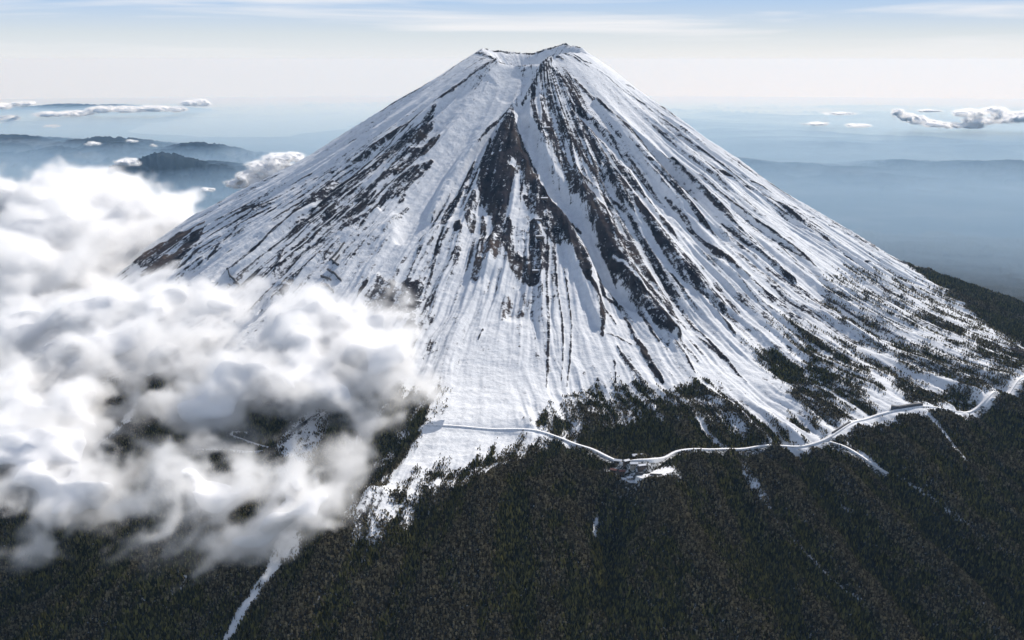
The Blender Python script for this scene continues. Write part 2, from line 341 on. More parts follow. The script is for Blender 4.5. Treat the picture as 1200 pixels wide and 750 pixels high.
CLEAR = [  # snow or bare strips in the forest (points, width px, strength)
 ([(333,600),(341,625),(334,648),(320,668),(303,688),(296,700),(284,712),(276,730),(262,752)],5.6,1.5), ([(337,600),(338,650)],13,1.5), ([(330,640),(318,672)],7,1.5), ([(372,480),(362,500),(345,530),(352,520),(358,545)],22,1.2), ([(345,560),(340,600)],7,1.2),
 ([(160,470),(148,492),(130,512),(112,530)],5,1.1), ([(700,604),(698,620),(697,632)],3.2,1.1), ([(680,500),(672,490)],3,.7), ([(455,470),(430,500),(415,520),(395,545)],5,.75),
 ([(905,478),(940,505),(960,515)],7,1.2), ([(895,440),(925,470),(955,505)],6,1.1), ([(1018,458),(1035,478),(1062,482)],6,.8),([(1020,430),(1045,462),(1070,480)],5,1.1),([(1100,455),(1140,462),(1180,452)],3,.3),
 ([(1075,482),(1098,500),(1110,515),(1122,532),(1134,548)],3.2,1.1), ([(1062,476),(1085,490)],6,1.1), ([(985,520),(1005,532),(1022,546),(1038,560)],2.0,1.2), ([(1150,445),(1120,432),(1085,415)],2.2,.9),
 ([(822,500),(832,512),(845,524)],5,.9), ([(818,492),(826,503)],3,.8), ([(865,540),(875,560),(890,580),(903,598)],5,.7), ([(900,598),(935,640),(975,680),(1010,700)],1.8,.5),
 ([(560,530),(550,545)],3,.4), ([(480,580),(455,610)],2,.5), ([(1040,500),(1065,520),(1080,535)],3,.4), ([(1155,505),(1165,520)],6,.35), ([(690,530),(698,536)],2,.9),
 ([(1050,560),(1110,600),(1200,660)],2,.35), ([(985,590),(1000,600)],2,.5), ([(212,688),(218,672)],2,.5), ([(430,640),(425,655)],3,.4), ([(690,470),(700,485)],3,.3), ([(740,470),(735,490)],3,.3),
]
ROAD_MAIN = [(498,499),(520,501),(560,503),(600,504),(630,507),(660,514),(690,522),(708,531),(722,539),(738,543),(760,541),(790,537),(820,532),(850,528),(885,526),(920,525),(945,523),(965,518),(985,508),(1005,496),(1025,487),(1045,483),(1075,481),(1105,479),(1130,474),(1155,467),(1175,459),(1195,447),(1215,438)]
ROAD_SPUR = [(972,519),(985,526),(1003,536),(1020,548),(1040,563)]
ROAD_HAIRPIN = [(225,532),(250,529),(275,530),(300,532),(322,529),(300,520),(280,514),(268,512),(272,506),(290,508)]
PARK = [(745,564),(749,556),(760,550),(772,546.5),(782,546),(789,549),(791,555),(787,562),(777,566),(762,568),(750,568)]
TERR = [(728,560),(736,556),(745,560),(746,566),(738,570),(731,568)]


def H1(X, Y, rough_rock=0.0):
    """the slope with its crater, gullies and ridges, plus the height of the gully relief"""
    X = np.asarray(X, float).ravel(); Y = np.asarray(Y, float).ravel()
    r = np.hypot(X, Y); a = np.arctan2(X, -Y)
    h = H0(X, Y)
    # crater: an irregular rim round a bowl
    rimh = np.interp(a, np.radians([-180, -150, -120, -95, -70, -45, -20, 5, 30, 60, 85, 110, 140, 165, 180]),
                     [37.12, 37.15, 37.4, 37.4, 37.1, 36.6, 36.0, 36.3, 37.0, 37.2, 37.0, 37.45, 37.75, 37.35, 37.12])
    rimh = rimh + (.10 * noise2(a * 5, r * 0 + 3.3)) * (abs(a) < 2.4) + .04 * noise2(a * 14, r * 0 + 8.1)
    rimr = 3.35 + .25 * noise2(a * 1.6, r * 0 + 1.2)
    bowl = rimh - 1.9 * sstep(rimr, rimr * .35, r)
    h = np.where(r < rimr, bowl, h + (rimh - 37.15) * np.exp(-np.clip(r - rimr, 0, 99) / .9))
    # relief
    env = sstep(3.5, 10, r)
    wa = a + .022 * noise2(X * .10, Y * .10, 3) + .004 * noise2(X * .5, Y * .5, 4)
    fine = 0.0
    for k, (fq, am, sd) in enumerate([(9, .24, 21), (23, .13, 22), (60, .06, 23), (130, .035, 24), (280, .016, 25)]):
        n = noise2(wa * fq, r * .05 * (1 + k), sd)
        rid = (1 - np.abs(n) * 2.2) - .4
        fine = fine + am * rid * sstep(3 + k * 3, 9 + k * 6, r)
    low = sstep(24, 36, r)
    fine = fine * (1 + .25 * low) * (1 - .7 * field(SMOOTH, X, Y, None, 2.0))
    patchy = np.clip(.95 + 1.1 * fbm(X * .15, Y * .15, 3, 41), .25, 1.7)
    fine = fine * patchy
    h = h + fine * env
    h = h + .07 * fbm(X * 1.1, Y * 1.1, 5, 31, .6) * (0.35 + .65 * env) + .07 * rough_rock
    d = field([s for s in RELIEF if s[2] > 0], X, Y, None, 3.2) 
    d2 = field([s for s in RELIEF if s[2] < 0], X, Y, None, 3.2)
    h = h + d + d2
    return h, fine + d


ROADS = [(ROAD_MAIN, .12), (ROAD_SPUR, .085), (ROAD_HAIRPIN, .09)]
def resample(P, step):
    P = np.array(P); d = np.r_[0, np.cumsum(np.hypot(*(P[1:] - P[:-1]).T))]
    n = max(2, int(d[-1] / step)); t = np.linspace(0, d[-1], n)
    xs, ys = np.interp(t, d, P[:, 0]), np.interp(t, d, P[:, 1])
    if n > 12:
        for _ in range(6): xs[1:-1] = (xs[:-2] + 2 * xs[1:-1] + xs[2:]) / 4; ys[1:-1] = (ys[:-2] + 2 * ys[1:-1] + ys[2:]) / 4
    return xs, ys
def road_line(pts):
    xs, ys = resample([on_slope(a, b)[0][:2] for a, b in pts], .12)
    zs = H1(xs, ys)[0]; k = np.hanning(25); k /= k.sum()
    return xs, ys, np.convolve(np.pad(zs, 12, mode='edge'), k, 'valid')


LEVEL = []
def bench(X, Y, Z):
    """the slope cut level where a road runs"""
    for pts, w in ROADS:
        near = np.full(len(X), 9.0)
        xs, ys, zs = road_line(pts); wt = np.zeros(len(X)); zz = np.zeros(len(X))
        for k in range(len(xs)):
            m = np.nonzero((abs(X - xs[k]) < .5) & (abs(Y - ys[k]) < .5))[0]
            q = np.exp(-((X[m] - xs[k]) ** 2 + (Y[m] - ys[k]) ** 2) / .012) + 1e-9
            wt[m] += q; zz[m] += q * zs[k]
            dd = np.hypot(X[m] - xs[k], Y[m] - ys[k]); near[m] = np.minimum(near[m], dd - w * .5)
        m = wt > 0
        f = 1 - sstep(.02, .30, near[m])
        Z[m] = Z[m] * (1 - f) + (zz[m] / wt[m]) * f
    for poly in (PARK, TERR):
        P = poly_w(poly); lv = float(H1(P[:, 0], P[:, 1])[0].mean()); LEVEL.append(lv)
        m = np.nonzero((abs(X - P[:, 0].mean()) < 2) & (abs(Y - P[:, 1].mean()) < 2))[0]
        f = sstep(-.30, .0, in_poly(P, X[m], Y[m], 1.0)); Z[m] = Z[m] * (1 - f) + lv * f
    return Z


# ------------------------------------------------------------------ materials
def mat(name):
    m = bpy.data.materials.new(name); m.use_nodes = True
    N, L = nodes(m.node_tree)
    out = N('ShaderNodeOutputMaterial'); b = N('ShaderNodeBsdfPrincipled'); L(b.outputs[0], out.inputs[0])
    return m, N, L, b


def mat_plain(name, col, rough=.8, var=.12, scale=3.0):
    m, N, L, b = mat(name)
    geo = N('ShaderNodeNewGeometry')
    no = N('ShaderNodeTexNoise', i={'Scale': scale, 'Detail': 5.0}); L(geo.outputs['Position'], no.inputs['Vector'])
    r = N('ShaderNodeMapRange', i={'From Min': .3, 'From Max': .7, 'To Min': 1 - var, 'To Max': 1 + var}); L(no.outputs[0], r.inputs[0])
    v = N('ShaderNodeVectorMath', operation='SCALE'); v.inputs[0].default_value = col; L(r.outputs[0], v.inputs['Scale'])
    L(v.outputs[0], b.inputs['Base Color']); b.inputs['Roughness'].default_value = rough
    return m


def mat_mountain():
    m, N, L, b = mat('snow_rock_and_earth')
    def attr(n): return N('ShaderNodeAttribute', attribute_name=n).outputs['Fac']
    geo = N('ShaderNodeNewGeometry')
    def noise(sc, det=6.0, ro=.6, vec=None):
        n = N('ShaderNodeTexNoise', i={'Scale': sc, 'Detail': det, 'Roughness': ro}); L(vec or geo.outputs['Position'], n.inputs['Vector']); return n.outputs['Fac']
    def math_(op, a, b_, c=None):
        n = N('ShaderNodeMath', operation=op)
        for i, v in enumerate([a, b_] + ([c] if c is not None else [])):
            if isinstance(v, (int, float)): n.inputs[i].default_value = v
            else: L(v, n.inputs[i])
        return n.outputs[0]
    def mixc(f, a, b_):
        n = N('ShaderNodeMixRGB')
        for i, v in enumerate([f, a, b_]):
            if isinstance(v, (int, float)): n.inputs[i].default_value = v
            elif isinstance(v, tuple): n.inputs[i].default_value = v + (1,)
            else: L(v, n.inputs[i])
        return n.outputs[0]
    def rng_(x, a, b_, lo=0., hi=1.):
        n = N('ShaderNodeMapRange', interpolation_type='SMOOTHSTEP', i={'From Min': a, 'From Max': b_, 'To Min': lo, 'To Max': hi}); L(x, n.inputs[0]); return n.outputs[0]
    n1 = noise(3.2, 8.0, .7); n2 = noise(11.0, 4.0, .6)
    cv = N('ShaderNodeCombineXYZ'); L(math_('MULTIPLY', attr('bearing'), 60.0), cv.inputs[0]); L(math_('MULTIPLY', attr('reach'), .55), cv.inputs[1])
    n3 = noise(1.0, 6.0, .65, cv.outputs[0])
    f = math_('ADD', attr('rock'), math_('MULTIPLY', math_('SUBTRACT', n1, .5), 1.05))
    f = math_('ADD', f, math_('MULTIPLY', math_('SUBTRACT', n2, .5), .5))
    f = math_('ADD', f, math_('MULTIPLY', math_('SUBTRACT', n3, .5), 1.1))
    rockf = rng_(f, .41, .59)
    snow = mixc(rng_(n1, .35, .65), (.80, .82, .85), (.70, .72, .75))
    rock = mixc(rng_(noise(1.6), .35, .65), (.009, .009, .013), (.042, .037, .042))
    rock = mixc(rng_(noise(.55, 5.0, .6), .48, .66), rock, (.062, .051, .047))
    rock = mixc(attr('brown'), rock, mixc(rng_(n1, .3, .7), (.085, .06, .05), (.14, .105, .085)))
    c = mixc(rockf, snow, rock)
    ff = rng_(math_('ADD', attr('wood'), math_('MULTIPLY', math_('SUBTRACT', n2, .5), 1.6)), .45, .95)
    floor_ = mixc(rng_(noise(5.0, 6.0, .7), .5, .72), (.020, .019, .012), (.045, .044, .034))
    c = mixc(ff, c, floor_)
    L(c, b.inputs['Base Color'])
    b.inputs['Roughness'].default_value = .9
    b.inputs['Specular IOR Level'].default_value = 0
    bump = N('ShaderNodeBump', i={'Strength': .7, 'Distance': .07})
    hsum = math_('ADD', math_('MULTIPLY', noise(4.5, 8.0, .65), 1.0), math_('MULTIPLY', rockf, .35))
    L(hsum, bump.inputs['Height']); L(bump.outputs[0], b.inputs['Normal'])
    return m


# ------------------------------------------------------------------ the mountain mesh: a fan of bearings and distances seen from the survey point
def fan_grid(az, dist):
    A_, D_ = np.meshgrid(az, dist)          # rows: distance
    X = EYE[0] + np.sin(A_) * D_; Y = EYE[1] + np.cos(A_) * D_
    return X, Y


def grid_mesh(name, X, Y, Z):
    nr, nc = X.shape
    co = np.stack([X.ravel(), Y.ravel(), np.asarray(Z).ravel()], 1).astype(np.float32)
    i = np.arange(nr - 1)[:, None] * nc + np.arange(nc - 1)[None]
    F_ = np.stack([i, i + 1, i + nc + 1, i + nc], -1).reshape(-1, 4).astype(np.int32)
    me = bpy.data.meshes.new(name)
    me.vertices.add(len(co)); me.vertices.foreach_set('co', co.ravel())
    me.loops.add(F_.size); me.loops.foreach_set('vertex_index', F_.ravel())
    me.polygons.add(len(F_)); me.polygons.foreach_set('loop_start', np.arange(0, F_.size, 4, dtype=np.int32))
    me.update(); me.validate()
    me.polygons.foreach_set('use_smooth', np.ones(len(F_), bool))
    return me


def add_attr(me, name, v):
    a = me.attributes.new(name, 'FLOAT', 'POINT'); a.data.foreach_set('value', np.asarray(v, np.float32).ravel())


def px_az(p): return math.atan((p - 600) / FOC / 1.0)
core = np.linspace(math.radians(-25.5), math.radians(25.5), 1050)
side = np.radians(np.linspace(0, 35, 60)[1:] ** 1.0)
AZ = np.concatenate([core[0] - side[::-1], core, core[-1] + side])
# distances: steps of about one row of the picture on the slope that faces us
ds = [22.0]
while ds[-1] < 84:
    d = ds[-1]; h = float(H0(np.array(EYE[0] * 0), np.array(-80.0 + d))) if d < 80 else 37
    ds.append(d + np.interp(d, [22, 30, 40, 50, 60, 70, 77, 80, 84], [.10, .07, .075, .075, .065, .06, .05, .06, .08]))
while ds[-1] < 330: ds.append(ds[-1] * 1.012)
DI = np.array(ds)
X, Y = fan_grid(AZ, DI); shp = X.shape; Xf, Yf = X.ravel(), Y.ravel()
rock = np.zeros_like(Xf); field(ROCK, Xf, Yf, rock, 2.0)
Z, fine = H1(X, Y, np.clip(rock, 0, 1) * (.6 + 1.6 * fbm(Xf * 1.6, Yf * 1.6, 5, 81, .65)))
Z = bench(Xf, Yf, Z)
r = np.hypot(Xf, Yf); a = np.arctan2(Xf, -Yf)
Z = Z - (r / 127420 * r) * sstep(100, 200, r)
front = (Yf < 14)
snow = np.zeros_like(Xf); brown = np.zeros_like(Xf)
field(SNOW, Xf, Yf, snow, 2.0); field(BROWN, Xf, Yf, brown, 2.4)
wa = a + .022 * noise2(Xf * .10, Yf * .10, 3) + .004 * noise2(Xf * .5, Yf * .5, 4)
st = .55 * noise2(wa * 70, r * .10, 51) + .45 * noise2(wa * 150, r * .16, 52) + .35 * noise2(wa * 300, r * .3, 53)
st2 = fbm(Xf * .22, Yf * .22, 4, 57) + .35 * fbm(Xf * .7, Yf * .7, 3, 58)
smooth_ = field(SMOOTH, Xf, Yf, None, 2.0)
bias = .235 + .30 * st2 - .16 * smooth_
zone = field([([(330,215),(260,270),(190,308)],36,.17), ([(440,180),(380,250),(300,320)],40,.10), ([(650,90),(700,190),(750,290),(800,370)],50,.28), ([(480,160),(400,240),(330,310)],42,.25), ([(475,335),(455,350),(478,380)],22,.25), ([(590,180),(600,260)],40,.12), ([(860,230),(950,340),(1050,420)],60,.10)], Xf, Yf, None, 2.0)
patchy = np.clip(.95 + 1.1 * fbm(Xf * .15, Yf * .15, 3, 41), .25, 1.7)
streak = bias + zone + .14 * (patchy - .95) + st * .42 * (.55 + .45 * patchy) * (1 + zone) + fine * .25
rock_a = np.maximum(streak, rock * .64 + st * .26 + .10) + .10 * (rock > .5) - snow * .5
rock_a = np.where(snow > .9, np.minimum(rock_a, .22 + st * .12), rock_a)
rock_a = np.maximum(rock_a, .95 * sstep(.45, .1, abs(r - 3.45 - .25 * noise2(a * 1.6, r * 0 + 1.2))) * (abs(a) > 2.0) * (.75 + .6 * noise2(a * 9, r * 2)))
rock_a = np.minimum(rock_a, .60 + .10 * (rock > 1.25))
wood = np.zeros_like(Xf)
wn = fbm(Xf * .9, Yf * .9, 4, 61); ws = noise2(wa * 110, r * .12, 63)
wn2 = fbm(Xf * 2.2, Yf * 2.2, 4, 65)[r > 17]
def wood_at(x, y, wn, ws):
    w = np.zeros_like(x)
    for P, dn, soft in FOREST:
        s = in_poly(poly_w(P), x, y, soft)
        w = np.maximum(w, np.clip(dn + (dn < .8) * (wn * .9 + ws * .5), 0, 1) * sstep(-1.3, 1.5, s + wn * 1.8 + ws * 1.6))
    w = np.maximum(w, sstep(31, 34, np.hypot(x, y)) * (abs(np.arctan2(x, -y)) > 1.15))
    clr = field(CLEAR, x, y, None, 2.0) * (1 + .9 * wn2 - .25)
    return np.clip(w - clr, 0, 1), clr
sel = (r > 17)
wood[sel], clr_ = wood_at(Xf[sel], Yf[sel], wn[sel], ws[sel])
road = np.zeros_like(Xf)
for P, w_, s_ in [(ROAD_MAIN, 5.5, 1), ([(a_, b_ + 4.5) for a_, b_ in ROAD_MAIN], 4, 1), (ROAD_SPUR, 4.2, 1), ([(a_ - 1, b_ + 4) for a_, b_ in ROAD_SPUR], 4, 1), (ROAD_HAIRPIN, 3.6, .9), ([(748,559),(787,558)], 13, 1), ([(716,549),(752,547)], 13, 1), ([(730,562),(742,566)], 5, 1)]:
    road = np.maximum(road, field([(P, w_, 1.0)], Xf, Yf, None, 2.0))
woodg = wood * (1 - .2 * road); wood = wood * (1 - road)
tint = rock_a * 0
rock_a = np.where(wood > .5, rock_a, rock_a - road * .6)
me = grid_mesh('mountain', X, Y, Z)
add_attr(me, 'rock', rock_a); add_attr(me, 'brown', brown); add_attr(me, 'wood', woodg); add_attr(me, 'bearing', wa); add_attr(me, 'reach', r)
mountain = link('mountain', me, mat_mountain())
tag(mountain, 'snow-streaked volcano cone with dark rock ribs and a notched summit crater', None, None, 'structure')


class Surface:
    """heights of the mountain mesh by bilinear look-up"""
    def __init__(s): s.Z = Z.reshape(shp)
    def __call__(s, x, y):
        x = np.asarray(x, float); y = np.asarray(y, float)
        az = np.arctan2(x - EYE[0], y - EYE[1]); d = np.hypot(x - EYE[0], y - EYE[1])
        c = np.interp(az, AZ, np.arange(len(AZ))); rr = np.interp(d, DI, np.arange(len(DI)))
        c0 = np.clip(c.astype(int), 0, len(AZ) - 2); r0 = np.clip(rr.astype(int), 0, len(DI) - 2)
        u, v = c - c0, rr - r0; Zg = s.Z
        return (Zg[r0, c0] * (1 - u) + Zg[r0, c0 + 1] * u) * (1 - v) + (Zg[r0 + 1, c0] * (1 - u) + Zg[r0 + 1, c0 + 1] * u) * v
surf = Surface()
WOOD = wood.reshape(shp)
def grid_pick(G, x, y):
    az = np.arctan2(x - EYE[0], y - EYE[1]); d = np.hypot(x - EYE[0], y - EYE[1])
    c = np.clip(np.rint(np.interp(az, AZ, np.arange(len(AZ)))).astype(int), 0, len(AZ) - 1)
    rr = np.clip(np.rint(np.interp(d, DI, np.arange(len(DI)))).astype(int), 0, len(DI) - 1)
    return G[rr, c]


# ------------------------------------------------------------------ forest: thousands of small conifers, a mass nobody could count
def tree_mesh(name, kind, m):
    v, f = [], []
    def cone(z0, z1, r0, k, tw=0.0):
        b = len(v)
        for i in range(k):
            an = 2 * math.pi * i / k + tw; rr = r0 * (1 + .25 * math.sin(i * 2.7 + tw * 5)); v.append((rr * math.cos(an), rr * math.sin(an), z0 - .04 * (i % 2)))
        v.append((0, 0, z1))
        for i in range(k): f.append((b + i, b + (i + 1) % k, b + k))
    cone(0, .45, .035, 4)
    if kind == 0: cone(.12, .62, .27, 7); cone(.38, .84, .20, 6, .5); cone(.62, 1.0, .12, 5, .9)
    else: cone(.30, .75, .20, 5, .3); cone(.75, .28, .21, 6, .1); cone(.55, 1.0, .13, 5, .8)
    me = bpy.data.meshes.new(name); me.from_pydata(v, [], f); me.materials.append(m)
    return me


def mat_tree(name, c1, c2):
    m, N, L, b = mat(name)
    oi = N('ShaderNodeObjectInfo'); n = N('ShaderNodeMixRGB'); n.inputs[1].default_value = c1 + (1,); n.inputs[2].default_value = c2 + (1,)
    pw = N('ShaderNodeMath', operation='POWER'); pw.inputs[1].default_value = 2.2; L(oi.outputs['Random'], pw.inputs[0]); L(pw.outputs[0], n.inputs[0]); L(n.outputs[0], b.inputs['Base Color']); b.inputs['Roughness'].default_value = .9
    b.inputs['Specular IOR Level'].default_value = .0
    return m


def scatter(name, pts, scl, rot, proto, label):
    me = bpy.data.meshes.new(name); me.vertices.add(len(pts)); me.vertices.foreach_set('co', np.asarray(pts, np.float32).ravel())
    add_attr(me, 'size', scl); add_attr(me, 'turn', rot); me.update()
    o = link(name, me); tag(o, label, None, None, 'stuff')
    g = bpy.data.node_groups.new(name, 'GeometryNodeTree')
    g.interface.new_socket('Geometry', in_out='INPUT', socket_type='NodeSocketGeometry'); g.interface.new_socket('Geometry', in_out='OUTPUT', socket_type='NodeSocketGeometry')
    gi = g.nodes.new('NodeGroupInput'); go = g.nodes.new('NodeGroupOutput'); m2p = g.nodes.new('GeometryNodeMeshToPoints'); ip = g.nodes.new('GeometryNodeInstanceOnPoints')
    oi = g.nodes.new('GeometryNodeObjectInfo'); oi.inputs[0].default_value = proto
    sz = g.nodes.new('GeometryNodeInputNamedAttribute'); sz.data_type = 'FLOAT'; sz.inputs[0].default_value = 'size'
    tn = g.nodes.new('GeometryNodeInputNamedAttribute'); tn.data_type = 'FLOAT'; tn.inputs[0].default_value = 'turn'
    cx = g.nodes.new('ShaderNodeCombineXYZ')
    L = g.links.new
    L(gi.outputs[0], m2p.inputs[0]); L(m2p.outputs[0], ip.inputs['Points']); L(oi.outputs['Geometry'], ip.inputs['Instance'])
    L(sz.outputs[0], ip.inputs['Scale']); L(tn.outputs[0], cx.inputs[2]); L(cx.outputs[0], ip.inputs['Rotation']); L(ip.outputs[0], go.inputs[0])
    md = o.modifiers.new('scatter', 'NODES'); md.node_group = g
    return o


def build_forest():
    rs = np.random.RandomState(5)
    n = 2100000
    az = rs.uniform(math.radians(-27), math.radians(27), n); u = rs.uniform(0, 1, n)
    d = np.sqrt(24.0 ** 2 + u * (92.0 ** 2 - 24.0 ** 2))
    x = EYE[0] + np.sin(az) * d; y = EYE[1] + np.cos(az) * d
    keep = (np.hypot(x, y) > 17) & (y < 12)
    x, y, d = x[keep], y[keep], d[keep]
    w = grid_pick(WOOD, x, y)
    cl = fbm(x * 1.3, y * 1.3, 3, 71)
    keep = rs.uniform(0, 1, len(x)) < np.clip(w * 1.05 + cl * .35, 0, 1) * sstep(.0, .15, w) * np.interp(d, [24, 45, 60, 92], [1, .75, .5, .3])
    x, y, d, w = x[keep], y[keep], d[keep], w[keep]
    z = surf(x, y) - .01
    sz = rs.uniform(.07, .16, len(x)) * (1 + .3 * (rs.uniform(0, 1, len(x)) > .93)) * (0.65 + .45 * w) * np.interp(d, [30, 60, 90], [1, 1.15, 1.5])
    an = rs.uniform(0, 6.28, len(x))
    rel = z - surf(x + .7, y) + z - surf(x - .7, y) + z - surf(x, y + .7) + z - surf(x, y - .7)
    tone = 1.3 * fbm(x * .16, y * .16, 3, 75) + .30 * fbm(x * 1.2, y * 1.2, 2, 77) + np.clip(rel * 1.2, -.6, .6)  # relief term paints spur shading: lighter larch on crests, darker evergreens in hollows
    br = tone + .8 * (w < .75) + rs.uniform(-.35, .35, len(x)) > .10
    P = np.stack([x, y, z], 1)
    ever = link('conifer_pattern', tree_mesh('conifer', 0, mat_tree('evergreen_needles', (.010, .011, .002), (.19, .17, .05))))
    bare = link('larch_pattern', tree_mesh('larch', 1, mat_tree('bare_larch_twigs', (.040, .030, .014), (.30, .25, .145))))
    for o in (ever, bare): o.location = (0, 0, -120); o.hide_render = True; o.hide_viewport = False; o['kind'] = 'helper'
    print('trees', len(x), br.sum())
    scatter('evergreen_forest', P[~br], sz[~br], an[~br], ever, 'dark evergreen forest covering the lower slopes below the snow')
    scatter('larch_forest', P[br], sz[br] * .9, an[br], bare, 'brown leafless larch woods fringing the snow line')
build_forest()


# ------------------------------------------------------------------ far land and sea, curved with the earth
RE = 63710.0 * 1.12
def drop(d): return d * d / (2 * RE)
def on_sea(px, py):
    d = ray(px, py); e = np.array(EYE); h = math.hypot(d[0], d[1]); t = np.concatenate([np.arange(100, 600, 1.), np.arange(600, 3500, 3.)])
    z = e[2] + d[2] * t + drop(t * h); k = np.argmax(z < 0)
    if not (z < 0).any(): k = np.argmin(z)
    return (e + d * t[k])[:2]
def hill(px, py, dist, w, depth):      # summit seen at a bearing, half width px, depth in units
    p = at_dist(px, py, dist); return (p[0], p[1], p[2] + drop(dist), w * dist / FOC, depth)
HILLS = [hill(190,177,380,50,26), hill(218,184,380,44,26), hill(150,190,372,50,22), hill(105,200,368,50,20), hill(250,192,376,50,24), hill(285,197,380,56,25), hill(235,189,390,80,40),
 hill(860,168,430,30,30), hill(885,172,425,28,24), hill(930,178,420,50,30), hill(1000,182,410,60,30), hill(1060,172,440,35,30), hill(1110,173,440,40,30), hill(1150,170,440,40,30), hill(1190,168,440,40,30), hill(1230,166,440,50,30),
 hill(900,165,560,60,60), hill(980,160,560,50,50), hill(1150,162,560,80,60),
 hill(30,124,1150,60,90), hill(80,121,1150,60,90), hill(130,122,1150,60,90), hill(180,124,1150,50,90), hill(220,127,1150,50,90), hill(0,158,560,90,60), hill(120,160,520,80,50), hill(230,166,480,60,30),
 hill(830,140,900,60,60), hill(910,138,900,40,50), hill(870,141,900,30,40)]
SEA = [[(205,121),(300,117),(460,116),(470,130),(440,140),(395,152),(330,160),(240,161),(170,158),(160,150),(200,142),(228,135)],
       [(700,119),(860,116),(960,117),(996,121),(985,124),(955,126),(985,130),(998,134),(960,138),(900,135),(850,134),(760,136)]]
def build_far():
    az = np.concatenate([np.radians(np.linspace(-60, -25, 80)[:-1]), np.radians(np.linspace(-25, 25, 900)), np.radians(np.linspace(25, 60, 80)[1:])])
    dd = np.concatenate([np.linspace(60, 200, 60)[:-1], np.geomspace(200, 2600, 420)])
    X, Y = fan_grid(az, dd); D = np.hypot(X - EYE[0], Y - EYE[1])
    x, y, dv = X.ravel(), Y.ravel(), D.ravel()
    z = .35 + .0 * x
    rough = sstep(250, 420, dv)
    rid = 1 - np.abs(fbm(x * .012, y * .012, 5, 91)) * 3.0
    z = z + np.clip(rid, -.2, 1) * (.5 + 1.4 * sstep(300, 700, dv)) * rough * sstep(-.25, .25, fbm(x * .003, y * .003, 2, 95))
    for hx, hy, hz, w, dp in HILLS:
        if hx > 40 and hz > 3: hz = 1.2 + (hz - 1.2) * .42; w = w * 1.7
        c, s_ = (hx - EYE[0]), (hy - EYE[1]); n_ = math.hypot(c, s_); ux, uy = c / n_, s_ / n_
        al = (x - hx) * ux + (y - hy) * uy; ac = (x - hx) * uy - (y - hy) * ux
        q = (al / dp) ** 2 + (ac / w) ** 2
        m = q < 9
        fq = 1.3 / w
        rg = 1 - np.abs(fbm(x[m] * fq + hx, y[m] * fq, 5, 97, .6)) * 3.0
        sq = np.sqrt(q[m]); bump = hz * (1 - .55 * sq - .10 * q[m] * 0 + .28 * (rg - .6) * sstep(0, .35, sq))
        z[m] = np.maximum(z[m], bump)
    sea = np.full(len(x), -9.0)
    for P in SEA:
        sea = np.maximum(sea, in_poly(np.array([on_sea(*p) for p in P]), x, y, 12.0))
    sea = np.maximum(sea, (dv - 1500) / 60.0)
    sea = sea + fbm(x * .01, y * .01, 4, 99) * 2.0
    z = np.where(z > 2.2, z, z - 1.6 * sstep(-.2, .6, sea))
    z = z - drop(dv) - .0
    me = grid_mesh('land', X, Y, z.reshape(X.shape))
    m, N, L, b = mat('distant_land')
    geo = N('ShaderNodeNewGeometry'); no = N('ShaderNodeTexNoise', i={'Scale': .035, 'Detail': 8.0, 'Roughness': .6}); L(geo.outputs['Position'], no.inputs['Vector'])
    cr = N('ShaderNodeValToRGB'); e = cr.color_ramp.elements
    e[0].position = .38; e[0].color = (.010, .016, .020, 1); e[1].position = .74; e[1].color = (.085, .095, .105, 1)
    k = e.new(.53); k.color = (.024, .032, .038, 1)
    L(no.outputs[0], cr.inputs[0]); L(cr.outputs[0], b.inputs['Base Color']); b.inputs['Roughness'].default_value = 1; b.inputs['Specular IOR Level'].default_value = 0
    link('land', me, m)['kind'] = 'structure'
    X, Y = fan_grid(np.radians(np.linspace(-60, 60, 240)), np.concatenate([np.linspace(60, 400, 30)[:-1], np.geomspace(400, 3200, 220)]))
    D = np.hypot(X - EYE[0], Y - EYE[1])
    m, N, L, b = mat('sea_water'); b.inputs['Base Color'].default_value = (.012, .035, .055, 1); b.inputs['Roughness'].default_value = .38; b.inputs['IOR'].default_value = 1.33
    geo = N('ShaderNodeNewGeometry'); no = N('ShaderNodeTexNoise', i={'Scale': .15, 'Detail': 6.0}); L(geo.outputs['Position'], no.inputs['Vector'])
    bp = N('ShaderNodeBump', i={'Strength': .3, 'Distance': .5}); L(no.outputs[0], bp.inputs['Height']); L(bp.outputs[0], b.inputs['Normal'])
    link('sea', grid_mesh('sea', X, Y, -drop(D)), m)['kind'] = 'structure'
build_far()


def build_haze():
    v = [(x, y, z) for x in (-3300, 3300) for y in (-150, 3300) for z in (-110, 38.4)]
    f = [(0, 1, 3, 2), (4, 6, 7, 5), (0, 4, 5, 1), (2, 3, 7, 6), (0, 2, 6, 4), (1, 5, 7, 3)]
    me = bpy.data.meshes.new('haze'); me.from_pydata(v, [], f); me.update()
    m = bpy.data.materials.new('haze_air'); m.use_nodes = True
    N, L = nodes(m.node_tree); out = N('ShaderNodeOutputMaterial'); p = N('ShaderNodeVolumePrincipled')
    p.inputs['Color'].default_value = (.40, .66, 1.0, 1); p.inputs['Density'].default_value = .0005; p.inputs['Anisotropy'].default_value = .2
    p.inputs['Absorption Color'].default_value = (1, 1, 1, 1)
    L(p.outputs[0], out.inputs['Volume'])
    link('haze', me, m)['kind'] = 'stuff'
build_haze()


